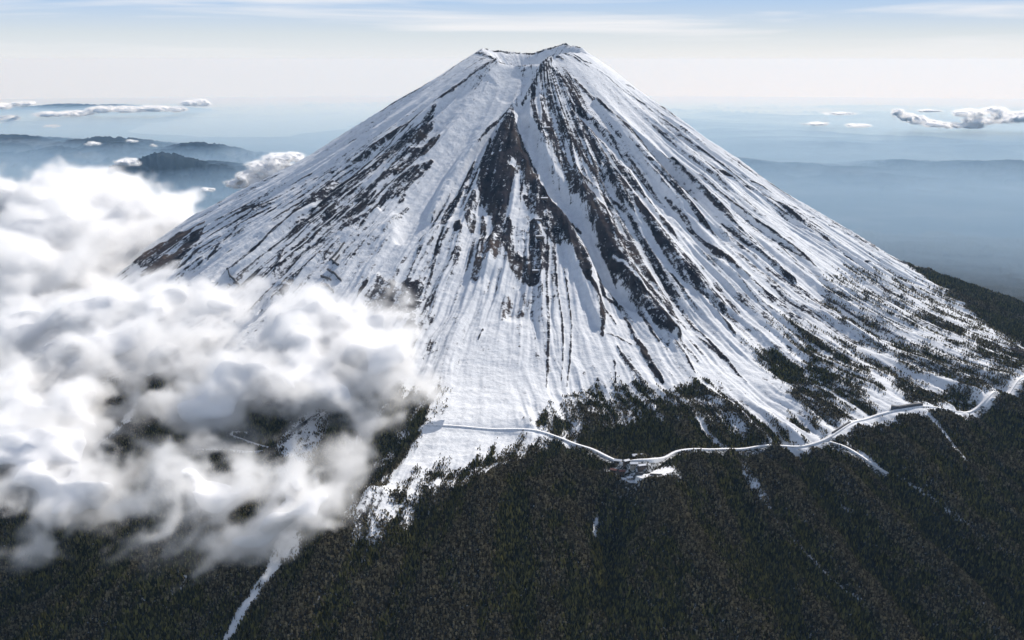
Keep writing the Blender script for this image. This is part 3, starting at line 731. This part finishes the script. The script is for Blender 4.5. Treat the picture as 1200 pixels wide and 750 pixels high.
def build_low_mist():
    az = np.radians(np.linspace(-58, 58, 60)); dd = np.concatenate([np.linspace(104, 600, 40)[:-1], np.geomspace(600, 2500, 60)])
    X, Y = fan_grid(az, dd); D = np.hypot(X - EYE[0], Y - EYE[1])
    top = 7.0 - drop(D); bot = -3.0 - drop(D); nr, nc = X.shape; n = nr * nc
    v = [tuple(p) for p in np.stack([X.ravel(), Y.ravel(), top.ravel()], 1)] + [tuple(p) for p in np.stack([X.ravel(), Y.ravel(), bot.ravel()], 1)]
    f = []
    for i in range(nr - 1):
        for j in range(nc - 1):
            a = i * nc + j; f.append((a, a + 1, a + nc + 1, a + nc)); f.append((n + a, n + a + nc, n + a + nc + 1, n + a + 1))
    ed = [j for j in range(nc)] + [i * nc + nc - 1 for i in range(1, nr)] + [(nr - 1) * nc + j for j in range(nc - 2, -1, -1)] + [i * nc for i in range(nr - 2, 0, -1)]
    for k in range(len(ed)): a, b = ed[k], ed[(k + 1) % len(ed)]; f.append((a, n + a, n + b, b))
    me = bpy.data.meshes.new('lowland_mist'); me.from_pydata(v, [], f); me.update()
    m = bpy.data.materials.new('lowland_mist'); m.use_nodes = True
    N, L = nodes(m.node_tree); out = N('ShaderNodeOutputMaterial'); p = N('ShaderNodeVolumePrincipled')
    p.inputs['Color'].default_value = (.44, .68, 1.0, 1); p.inputs['Density'].default_value = .0135; p.inputs['Anisotropy'].default_value = .2
    p.inputs['Absorption Color'].default_value = (1, 1, 1, 1)
    L(p.outputs[0], out.inputs['Volume'])
    tag(link('lowland_mist', me, m), 'pale blue mist lying low over the distant plain and sea', None, None, 'stuff')
build_low_mist()

# ------------------------------------------------------------------ roads, car park, walls
def mat_snowroad():
    m, N, L, b = mat('packed_snow')
    geo = N('ShaderNodeNewGeometry'); no = N('ShaderNodeTexNoise', i={'Scale': 14.0, 'Detail': 5.0}); L(geo.outputs['Position'], no.inputs['Vector'])
    mx = N('ShaderNodeMixRGB'); mx.inputs[1].default_value = (.82, .83, .85, 1); mx.inputs[2].default_value = (.50, .50, .52, 1)
    r = N('ShaderNodeMapRange', i={'From Min': .45, 'From Max': .75}); L(no.outputs[0], r.inputs[0]); L(r.outputs[0], mx.inputs[0]); L(mx.outputs[0], b.inputs['Base Color'])
    b.inputs['Roughness'].default_value = .7
    return m
M_ROAD = mat_snowroad()


def road_mesh(name, pts, width):
    xs, ys, zs = road_line(pts)
    tx, ty = np.gradient(xs), np.gradient(ys); l = np.hypot(tx, ty); nx, ny = -ty / l, tx / l
    w = width * (1 + .15 * noise2(xs * 1.3, ys * 1.3, 5)); zs = zs + .045
    rows = [(-.75, -.25), (-.5, .0), (-.45, .02), (0, .01), (.45, .02), (.5, .0), (.75, -.25)]
    Xg = np.stack([xs + nx * o * w for o, _ in rows]); Yg = np.stack([ys + ny * o * w for o, _ in rows]); Zg = np.stack([zs + h for _, h in rows])
    return grid_mesh(name, Xg, Yg, Zg)
for nm, (P, w) in zip(['road', 'side_road', 'hairpin_road'], ROADS):
    link(nm, road_mesh(nm, P, w), M_ROAD)['kind'] = 'structure'
LOTZ = float(np.max(surf(*np.array([on_slope(a, b)[0][:2] for a, b in PARK]).T))) 
def sheet(name, poly, m, z0, skirt=1.0):
    P = np.array([on_slope(a, b, z0 * 0)[0][:2] for a, b in poly]); c = P.mean(0)
    v = [(x, y, z0) for x, y in P] + [(c[0] + (x - c[0]) * 1.06, c[1] + (y - c[1]) * 1.06, z0 - skirt) for x, y in P]; n = len(P)
    f = [tuple(range(n))] + [(i, (i + 1) % n, n + (i + 1) % n, n + i) for i in range(n)]
    me = bpy.data.meshes.new(name); me.from_pydata(v, [], f); me.update()
    o = link(name, me, m); o['kind'] = 'structure'; return o
LOTZ = LEVEL[0] + .03
sheet('car_park', PARK, M_ROAD, LOTZ, .3)
TERZ = LEVEL[1] + .03
sheet('snow_terrace', TERR, M_ROAD, TERZ, .3)

M_WALL = mat_plain('weathered_timber_wall', (.10, .075, .06), .8, .3, 20)
M_WALL2 = mat_plain('pale_plaster_wall', (.34, .31, .27), .8, .2, 20)
M_CONC = mat_plain('dark_concrete', (.07, .07, .075), .8, .3, 15)
M_GLASS = mat_plain('dark_window', (.02, .025, .03), .2, .1, 20)
M_ROOFS = mat_plain('snowy_roof', (.78, .79, .82), .7, .1, 20)
M_ROOFR = mat_plain('rust_red_roof', (.20, .08, .06), .7, .2, 20)


def quadbox(v, f, x0, x1, y0, y1, z0, z1):
    b = len(v); v += [(x, y, z) for x in (x0, x1) for y in (y0, y1) for z in (z0, z1)]
    f += [(b + i for i in q) for q in [(0, 1, 3, 2), (4, 6, 7, 5), (0, 4, 5, 1), (2, 3, 7, 6), (0, 2, 6, 4), (1, 5, 7, 3)]]


def mesh_of(name, v, f, m, parent=None, loc=None):
    me = bpy.data.meshes.new(name); me.from_pydata(v, [], [tuple(q) for q in f]); me.update()
    o = link(name, me, m, parent)
    if loc is not None: o.location = loc
    return o


def lodge(px, py, L_, D_, H_, rot, wallm, roofm, label, name='lodge', cat='building', z=None, grp=None):
    p, t = on_slope(px, py); x, y = p[0], p[1]
    z = float(surf(x, y)) if z is None else z
    e = bpy.data.objects.new(name, None); COL.objects.link(e); e.location = (x, y, z); e.rotation_euler = (0, 0, rot)
    tag(e, label, cat, grp)
    v, f = [], []; quadbox(v, f, -L_ / 2, L_ / 2, -D_ / 2, D_ / 2, -.12, H_); mesh_of('wall', v, f, wallm, e)
    o = .012; rz = H_ + D_ * .28
    v = [(-L_/2-o, -D_/2-o, H_-.004), (L_/2+o, -D_/2-o, H_-.004), (L_/2+o, D_/2+o, H_-.004), (-L_/2-o, D_/2+o, H_-.004), (-L_/2-o, 0, rz), (L_/2+o, 0, rz)]
    v += [(a, b, c + .012) for a, b, c in v]
    f = [(0, 1, 5, 4), (2, 3, 4, 5), (0, 4, 3), (1, 2, 5), (6, 10, 11, 7), (8, 11, 10, 9), (0, 6, 7, 1), (2, 8, 9, 3), (1, 7, 11, 5), (5, 11, 8, 2), (0, 4, 10, 6), (3, 9, 10, 4)]
    mesh_of('roof', v, f, roofm, e)
    n = max(2, int(L_ / .07)); wm = None
    for k in range(n):
        cx = -L_ / 2 + L_ * (k + .5) / n
        if wm is None:
            v, f = [], []; quadbox(v, f, -L_ / n * .3, L_ / n * .3, -.003, .003, -.015, .015)
            wo = mesh_of('window', v, f, M_GLASS, e, (cx, -D_ / 2 - .003, H_ * .6)); wm = wo.data
        else:
            wo = bpy.data.objects.new('window', wm); COL.objects.link(wo); wo.parent = e; wo.location = (cx, -D_ / 2 - .003, H_ * .6)
    return e


def build_station():
    lodge(748, 534, .42, .18, .10, .12, M_WALL, M_ROOFS, 'long snow-roofed lodge standing alone above the road', 'lodge')
    lodge(724, 544, .26, .15, .13, -.3, M_WALL, M_ROOFS, 'snow-roofed lodge at the far end of the road loop', 'lodge')
    lodge(734, 545.5, .20, .13, .11, .5, M_WALL, M_ROOFS, 'dark timber lodge inside the road loop at the station', 'lodge')
    lodge(743, 547, .26, .13, .12, .05, M_WALL2, M_ROOFS, 'pale plastered rest house between road and car park', 'rest_house')
    lodge(752, 548, .26, .12, .10, .35, M_WALL, M_ROOFS, 'low dark souvenir hall at the head of the car park', 'souvenir_hall')
    lodge(749, 557, .26, .09, .07, .15, M_CONC, M_CONC, 'long dark flat hall on the near side of the white car park', 'hall', z=LOTZ)
    lodge(768, 555, .36, .04, .03, -.12, M_WALL, M_CONC, 'long dark row across the white car park', 'dark_row', z=LOTZ)  # low box added for the dark line across the car park
    lodge(719, 552, .22, .13, .10, -.5, M_WALL, M_ROOFR, 'rust-red roofed lodge at the edge of the trees', 'lodge')
    lodge(729, 553, .20, .13, .10, .2, M_WALL, M_ROOFR, 'small red-roofed shrine hall below the lodges', 'shrine_hall')
    lodge(738, 561, .18, .12, .08, .3, M_WALL2, M_ROOFS, 'white-roofed cabin on the snowy lower terrace', 'cabin', z=TERZ)
    lodge(647, 55.5, .26, .10, .06, .1, M_CONC, M_CONC, 'low dark weather station on the highest point of the rim', 'weather_station', z=None)
    for k, (px, py, lb) in enumerate([(628,320,'lowest mountain hut on the rib'), (632,283,'second mountain hut up the rib'), (631,262,'third mountain hut up the rib'), (638,236,'mountain hut high on the rib beside the blue gully'), (641,150,'highest mountain hut below the summit ribs')]):
        lodge(px, py, .34, .12, .07, .1, M_WALL, M_ROOFS, 'snow-roofed ' + lb, 'mountain_hut', 'hut', grp='mountain huts on the climbing route')
build_station()


def low_wall(name, pts, h, th, m, label, cat, grp=None, up=0.0):
    xs, ys = resample([on_slope(a, b)[0][:2] for a, b in pts], .15)
    tx, ty = np.gradient(xs), np.gradient(ys); l = np.hypot(tx, ty); nx, ny = -ty / l, tx / l; zs = surf(xs, ys) + up
    rows = [(-.5, -.2), (-.5, h), (.5, h), (.5, -.2)]
    Xg = np.stack([xs + nx * o * th for o, _ in rows]); Yg = np.stack([ys + ny * o * th for o, _ in rows]); Zg = np.stack([zs + q for _, q in rows])
    me = grid_mesh(name, Xg, Yg, Zg); me.polygons.foreach_set('use_smooth', np.zeros(len(me.polygons), bool))
    return tag(link(name, me, m), label, cat, grp)
low_wall('rockfall_shed', [(1044,480),(1055,481.5),(1068,480.5),(1080,479)], .10, .14, M_CONC, 'dark concrete rockfall shed over the road where the snow gully meets it', 'road shed', up=.06)
low_wall('retaining_wall', [(975,512),(985,507),(996,500)], .08, .05, M_CONC, 'dark retaining wall along the road below the two forest stands', 'wall', up=.03)
BARR = [([(266,326),(280,336),(292,344)],'long diversion wall across the snow above the upper cloud'), ([(404,290),(396,300),(386,310)],'uppermost snow fence of the zigzag row'), ([(398,302),(390,312)],'second snow fence of the zigzag row'),
        ([(388,308),(397,314)],'short cross fence below the second snow fence'), ([(384,318),(393,324),(400,331)],'snow fence in the middle of the zigzag row'), ([(370,338),(384,336),(391,345)],'lowest hooked snow fence just above the cloud'), ([(376,326),(388,330)],'straight snow fence near the bottom of the row')]
for P, lb in BARR: low_wall('snow_fence', P, .11, .04, M_CONC, 'dark ' + lb, 'snow fence', 'snow fences on the left slope')

# ------------------------------------------------------------------ clouds
def lattice(shape, n, rs):
    """smooth random values on a grid: a coarse lattice read with cubic weights"""
    L_ = rs.uniform(-1, 1, [k + 4 for k in n]).astype(np.float32)
    for ax in range(3):
        m_ = shape[ax]; t = np.linspace(0, n[ax], m_, endpoint=False) + 1; i = t.astype(int); f = t - i
        Wt = np.zeros((m_, n[ax] + 4), np.float32); q = np.arange(m_)
        Wt[q, i - 1] = (1 - f) ** 3 / 6; Wt[q, i] = (3 * f ** 3 - 6 * f ** 2 + 4) / 6; Wt[q, i + 1] = (-3 * f ** 3 + 3 * f ** 2 + 3 * f + 1) / 6; Wt[q, i + 2] = f ** 3 / 6
        L_ = np.moveaxis(np.tensordot(Wt, L_, axes=(1, ax)), 0, ax)
    return L_


def cloud_material(name, dens, aniso=.35):
    m = bpy.data.materials.new(name); m.use_nodes = True
    N, L = nodes(m.node_tree); out = N('ShaderNodeOutputMaterial'); p = N('ShaderNodeVolumePrincipled')
    p.inputs['Color'].default_value = (1, 1, 1, 1); p.inputs['Density'].default_value = dens; p.inputs['Anisotropy'].default_value = aniso
    L(p.outputs[0], out.inputs['Volume']); return m


CORE, N_, L_n, b_ = mat('cloud_heart')
b_.inputs['Base Color'].default_value = (.86, .86, .87, 1); b_.inputs['Roughness'].default_value = 1; b_.inputs['Specular IOR Level'].default_value = 0


def volume_tree(name, lo, hi, res, m, iso=None):
    g = bpy.data.node_groups.new(name, 'GeometryNodeTree')
    g.interface.new_socket('Geometry', in_out='INPUT', socket_type='NodeSocketGeometry'); g.interface.new_socket('Geometry', in_out='OUTPUT', socket_type='NodeSocketGeometry')
    N = g.nodes.new; L = g.links.new
    gi, go = N('NodeGroupInput'), N('NodeGroupOutput')
    vc = N('GeometryNodeVolumeCube'); vc.inputs['Min'].default_value = lo; vc.inputs['Max'].default_value = hi
    for k, a in enumerate('XYZ'): vc.inputs['Resolution ' + a].default_value = res[k]
    pos = N('GeometryNodeInputPosition'); sub = N('ShaderNodeVectorMath'); sub.operation = 'SUBTRACT'; sub.inputs[1].default_value = lo; L(pos.outputs[0], sub.inputs[0])
    sc = N('ShaderNodeVectorMath'); sc.operation = 'MULTIPLY'; sc.inputs[1].default_value = [(res[k] - 1) / (hi[k] - lo[k]) for k in range(3)]; L(sub.outputs[0], sc.inputs[0])
    rd = N('ShaderNodeVectorMath'); rd.operation = 'ADD'; rd.inputs[1].default_value = (.5, .5, .5); L(sc.outputs[0], rd.inputs[0])
    fl = N('ShaderNodeVectorMath'); fl.operation = 'FLOOR'; L(rd.outputs[0], fl.inputs[0])
    dt = N('ShaderNodeVectorMath'); dt.operation = 'DOT_PRODUCT'; dt.inputs[1].default_value = (res[1] * res[2], res[2], 1); L(fl.outputs[0], dt.inputs[0])
    fi = N('FunctionNodeFloatToInt'); L(dt.outputs['Value'], fi.inputs[0])
    na = N('GeometryNodeInputNamedAttribute'); na.data_type = 'FLOAT'; na.inputs[0].default_value = 'amount'
    si = N('GeometryNodeSampleIndex'); si.data_type = 'FLOAT'; si.domain = 'POINT'; si.clamp = True
    L(gi.outputs[0], si.inputs['Geometry']); L(na.outputs[0], si.inputs['Value']); L(fi.outputs[0], si.inputs['Index'])
    L(si.outputs[0], vc.inputs['Density'])
    sm = N('GeometryNodeSetMaterial'); sm.inputs['Material'].default_value = m
    jn = N('GeometryNodeJoinGeometry')
    L(vc.outputs[0], sm.inputs[0]); L(sm.outputs[0], jn.inputs[0])
    if iso is not None:
        nh = N('GeometryNodeInputNamedAttribute'); nh.data_type = 'FLOAT'; nh.inputs[0].default_value = 'heart'
        sh_ = N('GeometryNodeSampleIndex'); sh_.data_type = 'FLOAT'; sh_.domain = 'POINT'; sh_.clamp = True
        L(gi.outputs[0], sh_.inputs['Geometry']); L(nh.outputs[0], sh_.inputs['Value']); L(fi.outputs[0], sh_.inputs['Index'])
        v2 = N('GeometryNodeVolumeCube'); v2.inputs['Min'].default_value = lo; v2.inputs['Max'].default_value = hi
        for k, a in enumerate('XYZ'): v2.inputs['Resolution ' + a].default_value = res[k]
        L(sh_.outputs[0], v2.inputs['Density'])
        vm = N('GeometryNodeVolumeToMesh'); vm.inputs['Threshold'].default_value = iso; L(v2.outputs[0], vm.inputs[0])
        ss = N('GeometryNodeSetShadeSmooth'); L(vm.outputs[0], ss.inputs[0]); s2 = N('GeometryNodeSetMaterial'); s2.inputs['Material'].default_value = CORE
        L(ss.outputs[0], s2.inputs[0]); L(s2.outputs[0], jn.inputs[0])
    L(jn.outputs[0], go.inputs[0]); return g


def cloud(name, label, blobs, vox, freq, amp, soft, m, seed, group=None, flat=1.0, base_cut=None, octaves=5, gain=.6, iso=.82, m2=None, hug=True, cover=.14, far=False):
    """blobs: (px, py, half width px, half depth px, height above slope or ('d', distance), half thickness)"""
    Bs = []
    for px, py, rx, ry, up, th in blobs:
        if isinstance(up, tuple): p = at_dist(px, py, up[1]); t = up[1]
        else: p, t = on_slope(px, py, up, 150)
        dep = max(.10, (EYE[2] - p[2]) / t)
        Bs.append((p[0], p[1], p[2], rx * t / FOC, min(ry * t / FOC / dep * .75, rx * t / FOC * 3.0), th))
    B_ = np.array(Bs); pad = 1.45
    rad = np.stack([np.maximum(B_[:, 3], B_[:, 4]), np.maximum(B_[:, 3], B_[:, 4]), B_[:, 5]], 1)
    lo = (B_[:, :3] - rad * pad).min(0); hi = (B_[:, :3] + rad * pad).max(0)
    res = [max(8, int((hi[k] - lo[k]) / vox[k])) for k in range(3)]
    ax = [np.linspace(lo[k], hi[k], res[k]).astype(np.float32) for k in range(3)]
    Fd = np.full(res, -1.5, np.float32)
    for cx, cy, cz, rx, ry, rz in Bs:
        # long axis points away from the survey point
        u = np.array([cx - EYE[0], cy - EYE[1]]); u /= np.hypot(*u)
        R__ = max(rx, ry) * pad * 1.1
        ii = [np.nonzero(abs(ax[k] - (cx, cy, cz)[k]) < (R__, R__, rz * pad * 1.2)[k])[0] for k in range(3)]
        if min(len(q) for q in ii) == 0: continue
        sl = tuple(slice(q[0], q[-1] + 1) for q in ii)
        dx = ax[0][sl[0]][:, None] - cx; dy = ax[1][sl[1]][None] - cy
        al = dx * u[0] + dy * u[1]; ac = dx * u[1] - dy * u[0]
        q2 = (al / ry) ** 2 + (ac / rx) ** 2
        dz = ax[2][sl[2]] - cz
        if hug:
            tilt = (H0(ax[0][sl[0]][:, None] + 0 * dy, ax[1][sl[1]][None] + 0 * dx) - H0(np.array(cx), np.array(cy))) * .8
            zz = (dz[None, None, :] - tilt[:, :, None]) / rz
        else: zz = (dz / rz)[None, None, :]
        val = 1 - (q2[:, :, None] + zz ** 2)
        val = np.maximum(val, -1.5)
        cur = Fd[sl]; k_ = .35
        Fd[sl] = np.maximum(cur, val) + k_ * np.exp(-np.abs(cur - val) * 2.0) * (np.minimum(cur, val) > -1.2)
    rs = np.random.RandomState(seed); nz = np.zeros(res, np.float32); a_ = 1.0; tot = 0
    for o in range(octaves):
        n = [max(2, int((hi[k] - lo[k]) * freq * 2 ** o * (1 if k < 2 else 1.4))) for k in range(3)]
        if min(res[k] / n[k] for k in range(3)) < 1.3: break
        l_ = lattice(res, n, rs)
        nz += (.45 if o == 0 else 1) * a_ * ((1 - 2.8 * np.abs(l_)) if o in (1, 2, 3) else l_ * 1.6); tot += a_; a_ *= gain
    nz = (nz - nz.mean()) / nz.std()
    wn = [max(2, int((hi[k] - lo[k]) * freq * 1.5)) for k in range(3)]; amt = [.45 / freq / vox[k] for k in range(3)]
    off = [np.clip(np.arange(res[k]).reshape([-1 if q == k else 1 for q in range(3)]) + (lattice(res, wn, rs) * amt[k]).astype(int), 0, res[k] - 1) for k in range(3)]
    nz = nz[off[0], off[1], off[2]]
    lowp = nz                                  # keep the noise balanced over the whole cloud
    for k in range(3):
        wn_ = max(3, min(res[k] // 2, int(.9 / freq / vox[k]))) | 1
        cs = np.cumsum(np.concatenate([np.repeat(lowp.take([0], k), wn_ // 2 + 1, k), lowp, np.repeat(lowp.take([-1], k), wn_ // 2, k)], k), axis=k)
        lowp = (cs.take(range(wn_, wn_ + res[k]), k) - cs.take(range(0, res[k]), k)) / wn_
    nz = nz - .8 * lowp; nz /= nz.std()
    D = sstep(0, soft, Fd - cover + nz * amp * .62) 
    D = (D ** 1.5 * (.12 + .88 * sstep(.0, 1.1, Fd + nz * .35))).astype(np.float32)
    # fades out at the box's own edge
    for k in range(3):
        e_ = np.minimum(np.arange(res[k]), np.arange(res[k])[::-1]) / 3.0; sh = [1, 1, 1]; sh[k] = -1
        D *= np.clip(e_, 0, 1).reshape(sh).astype(np.float32)
    D[D < .012] = 0
    Hh = D
    for k in range(3):
        b_ = 4 if res[k] > 40 else 2
        if not far:
            cs = np.cumsum(np.concatenate([np.zeros_like(Hh.take(range(b_ + 1), k)), Hh, np.zeros_like(Hh.take(range(b_), k))], k), axis=k)
            Hh = (cs.take(range(2 * b_ + 1, 2 * b_ + 1 + res[k]), k) - cs.take(range(0, res[k]), k)) / (2 * b_ + 1)
    print(name, res, 'fill', float((D > .02).mean()))
    me = bpy.data.meshes.new(name); nv = D.size; me.vertices.add(nv)
    add_attr(me, 'amount', D); add_attr(me, 'heart', Hh); me.materials.append(m); me.materials.append(CORE)
    o = link(name, me)
    md = o.modifiers.new('cloud', 'NODES'); md.node_group = volume_tree(name, tuple(map(float, lo)), tuple(map(float, hi)), res, m, iso)
    if label: tag(o, label, 'cloud', group)
    return o
M_C = cloud_material('white_cloud', 2.0)
cloud('cloud', 'broad soft white cloud roll curling over the dark forest at lower left',
  [(20,560,60,38,1.6,.9),(80,575,60,40,1.6,1.0),(140,600,55,38,1.5,.9),(200,590,52,42,1.8,1.4),(250,584,52,36,1.9,1.3),(300,578,54,34,2.0,1.3),(345,578,48,34,1.9,1.3),(375,582,30,30,1.6,1.0),(60,520,60,34,1.7,.9),(-30,560,60,50,1.6,1.0),(185,640,40,14,1.0,.4),(60,640,30,10,.9,.3),(300,630,25,14,1.0,.4)],
  (.075,.075,.06), .36, .95, 1.3, M_C, 5, cover=.08)
cloud('cloud', 'thick billowing cloud bank leaning against the snowy middle slope, with torn edges',
  [(440,400,54,42,2.0,1.3), (470,380,24,16,1.6,.7),(380,385,55,34,2.2,1.4),(340,400,50,38,2.4,1.4),(300,430,55,38,2.2,1.3),(255,445,45,34,2.0,1.2),(410,440,50,26,1.6,1.0),(365,455,45,22,1.6,1.0),(455,430,35,26,1.6,.9),(210,470,40,26,1.6,.9),(500,455,28,16,1.0,.5),(330,480,45,20,1.2,.6),(250,490,34,16,1.2,.5),(440,500,30,16,.8,.45),(360,370,40,18,1.6,.8),(405,540,34,26,.9,.5)],
  (.09,.09,.08), .32, 1.0, 1.3, M_C, 7, cover=.08)
cloud('cloud', 'high sunlit cloud bank piled up beyond the left flank and the brown rib',
  [(5,240,36,22,('d',92),2.6),(60,237,40,22,('d',92),2.6),(110,244,42,24,('d',90),2.6),(160,250,40,22,('d',88),2.6),(205,262,40,20,('d',88),2.2),(60,270,50,34,('d',84),3.0),(120,290,50,34,('d',80),3.0),(30,310,50,30,('d',76),2.6),(90,330,50,24,('d',72),2.2),(150,300,40,24,('d',84),2.0),(235,235,18,9,('d',90),1.0),(-30,330,50,40,('d',74),2.4)],
  (.18,.18,.14), .17, .75, .9, cloud_material('bright_white_cloud', 1.7), 13, hug=False, cover=.05)
cloud('cloud', 'ragged grey-white cloud sheet with dark gaps at the left edge',
  [(20,380,50,26,2.0,1.2),(80,370,50,22,2.0,1.1),(140,360,50,20,2.0,1.0),(200,355,50,20,1.8,.9),(250,365,45,18,1.6,.9),(10,455,45,34,1.8,1.1),(50,480,50,34,1.8,1.1),(110,470,36,18,1.5,.7),(170,400,50,26,1.8,1.1),(110,410,46,22,1.6,1.0),(210,440,36,22,1.6,.9),(140,445,26,14,1.4,.7),(60,420,24,18,1.4,.6),(230,400,45,24,1.8,.9),(0,510,50,30,1.6,1.0),(110,500,40,16,1.2,.6),(-30,420,40,60,1.8,1.0),(180,330,36,10,1.3,.5),(290,350,36,12,1.2,.5)],
  (.12,.12,.09), .32, 1.0, 1.3, M_C, 17, cover=-.12, iso=.72)

cloud('cloud', 'thin torn wisps drifting between the two thick clouds and over the dark forest',
  [(430,480,60,24,1.0,.7),(400,530,45,30,1.0,.7),(380,560,40,20,1.0,.6),(470,450,40,20,1.0,.6),(250,510,60,16,1.0,.6),(130,520,60,20,1.0,.7),(90,545,50,20,1.2,.7),(170,545,60,16,1.0,.7),(100,640,80,26,1.0,.6),(220,650,70,20,1.0,.6),(30,650,50,30,1.0,.7),(330,640,40,20,.9,.5),(150,430,60,26,1.4,.7),(60,440,40,26,1.4,.7),(140,480,60,20,1.2,.7),(400,570,40,30,1.0,.5),(250,350,70,20,1.3,.7),(150,345,60,18,1.3,.7),(500,450,26,14,.8,.5)],
  (.12,.12,.10), .40, 1.25, 1.9, cloud_material('thin_cloud', 1.0), 23, iso=None)


def far_cloud(label, blobs, dist, seed, group=None, name='small_cloud'):
    u = dist / FOC
    Bl = [(px, py, rx, ry * 1.5, ('d', dist + (i * 37 % 11 - 5) * u * 2), ry * u * .8) for i, (px, py, rx, ry) in enumerate(blobs)]
    return cloud(name, label, Bl, (1.3 * u, 2.6 * u, .75 * u), 0.075 / u, .9, 1.1, cloud_material('far_cloud', .22 / u), seed, group, iso=.74, hug=False, octaves=4, cover=-.05, far=True)
G = 'small distant clouds over the lowland'
far_cloud('long low white cloud strip over the misty land at far left', [(60,134,18,3.5),(90,133,18,4),(120,128,18,4.5),(150,128,18,4.5),(180,127,18,4),(205,128,14,3.5)], 800, 31, G)
far_cloud('rounded white cloud puff at the end of the long strip, on the horizon', [(222,121,11,4),(234,120,10,5),(243,122,6,3)], 850, 32, G)
for i_, (bl, lb) in enumerate([([(0,140,14,4),(14,138,10,4)],'small cloud at the left edge just under the long strip'), ([(60,148,9,2.5)],'tiny cloud speck below the long strip'), ([(2,124,20,4),(30,121,14,3)],'low cloud touching the horizon at the left edge')]):
    far_cloud('faint ' + lb, bl, 820, 133 + i_, G)
far_cloud('tiny white cloud cap on the blue mountain ridge behind the clouds', [(142,191,10,4),(152,189,10,5),(160,192,6,3)], 318, 34, G)
far_cloud('white cumulus heap peeping over the left skyline of the volcano', [(345,184,16,7),(325,187,20,8),(305,194,16,7),(290,206,14,7),(275,215,12,6),(330,200,24,9),(305,214,22,8)], 118, 35, None, 'cumulus_cloud')
far_cloud('cauliflower cloud at the left end of the bright row at far right', [(1052,132,8,6),(1062,137,12,6),(1078,141,14,6),(1095,145,14,4),(1115,147,14,4)], 600, 36, G)
far_cloud('bright cloud bank reaching the right edge below the horizon', [(1135,132,18,5),(1150,141,20,5),(1166,130,14,6),(1185,139,16,6),(1205,136,18,7),(1140,147,14,4)], 620, 37, G)
for i_, (b_, lb) in enumerate([((985,133,20,2.5),'upper pale streak below the bright sea'), ((955,145,16,2.5),'lower left pale streak below the bright sea'), ((1005,147,18,2.5),'lower right pale streak below the bright sea'), ((1090,130,14,2),'thin streak above the cauliflower cloud')]):
    far_cloud('flat ' + lb, [b_], 640, 138 + i_, G)
for i_, (b_, d_, lb) in enumerate([((110,168,10,2.5),345,'flat puff over the plain above the left end of the blue ridge'), ((155,165,8,2),345,'flat puff over the plain above the blue ridge peak'), ((180,170,5,2),345,'tiniest puff over the plain above the blue ridge'), ((244,222,9,3),300,'small puff in the gap between cloud bank and volcano')]):
    far_cloud(lb, [(b_[0] - b_[2] * .35, b_[1], b_[2] * .7, b_[3]), (b_[0] + b_[2] * .4, b_[1] + .6, b_[2] * .6, b_[3] * .7)], d_, 151 + i_, G)

#@@MORE@@
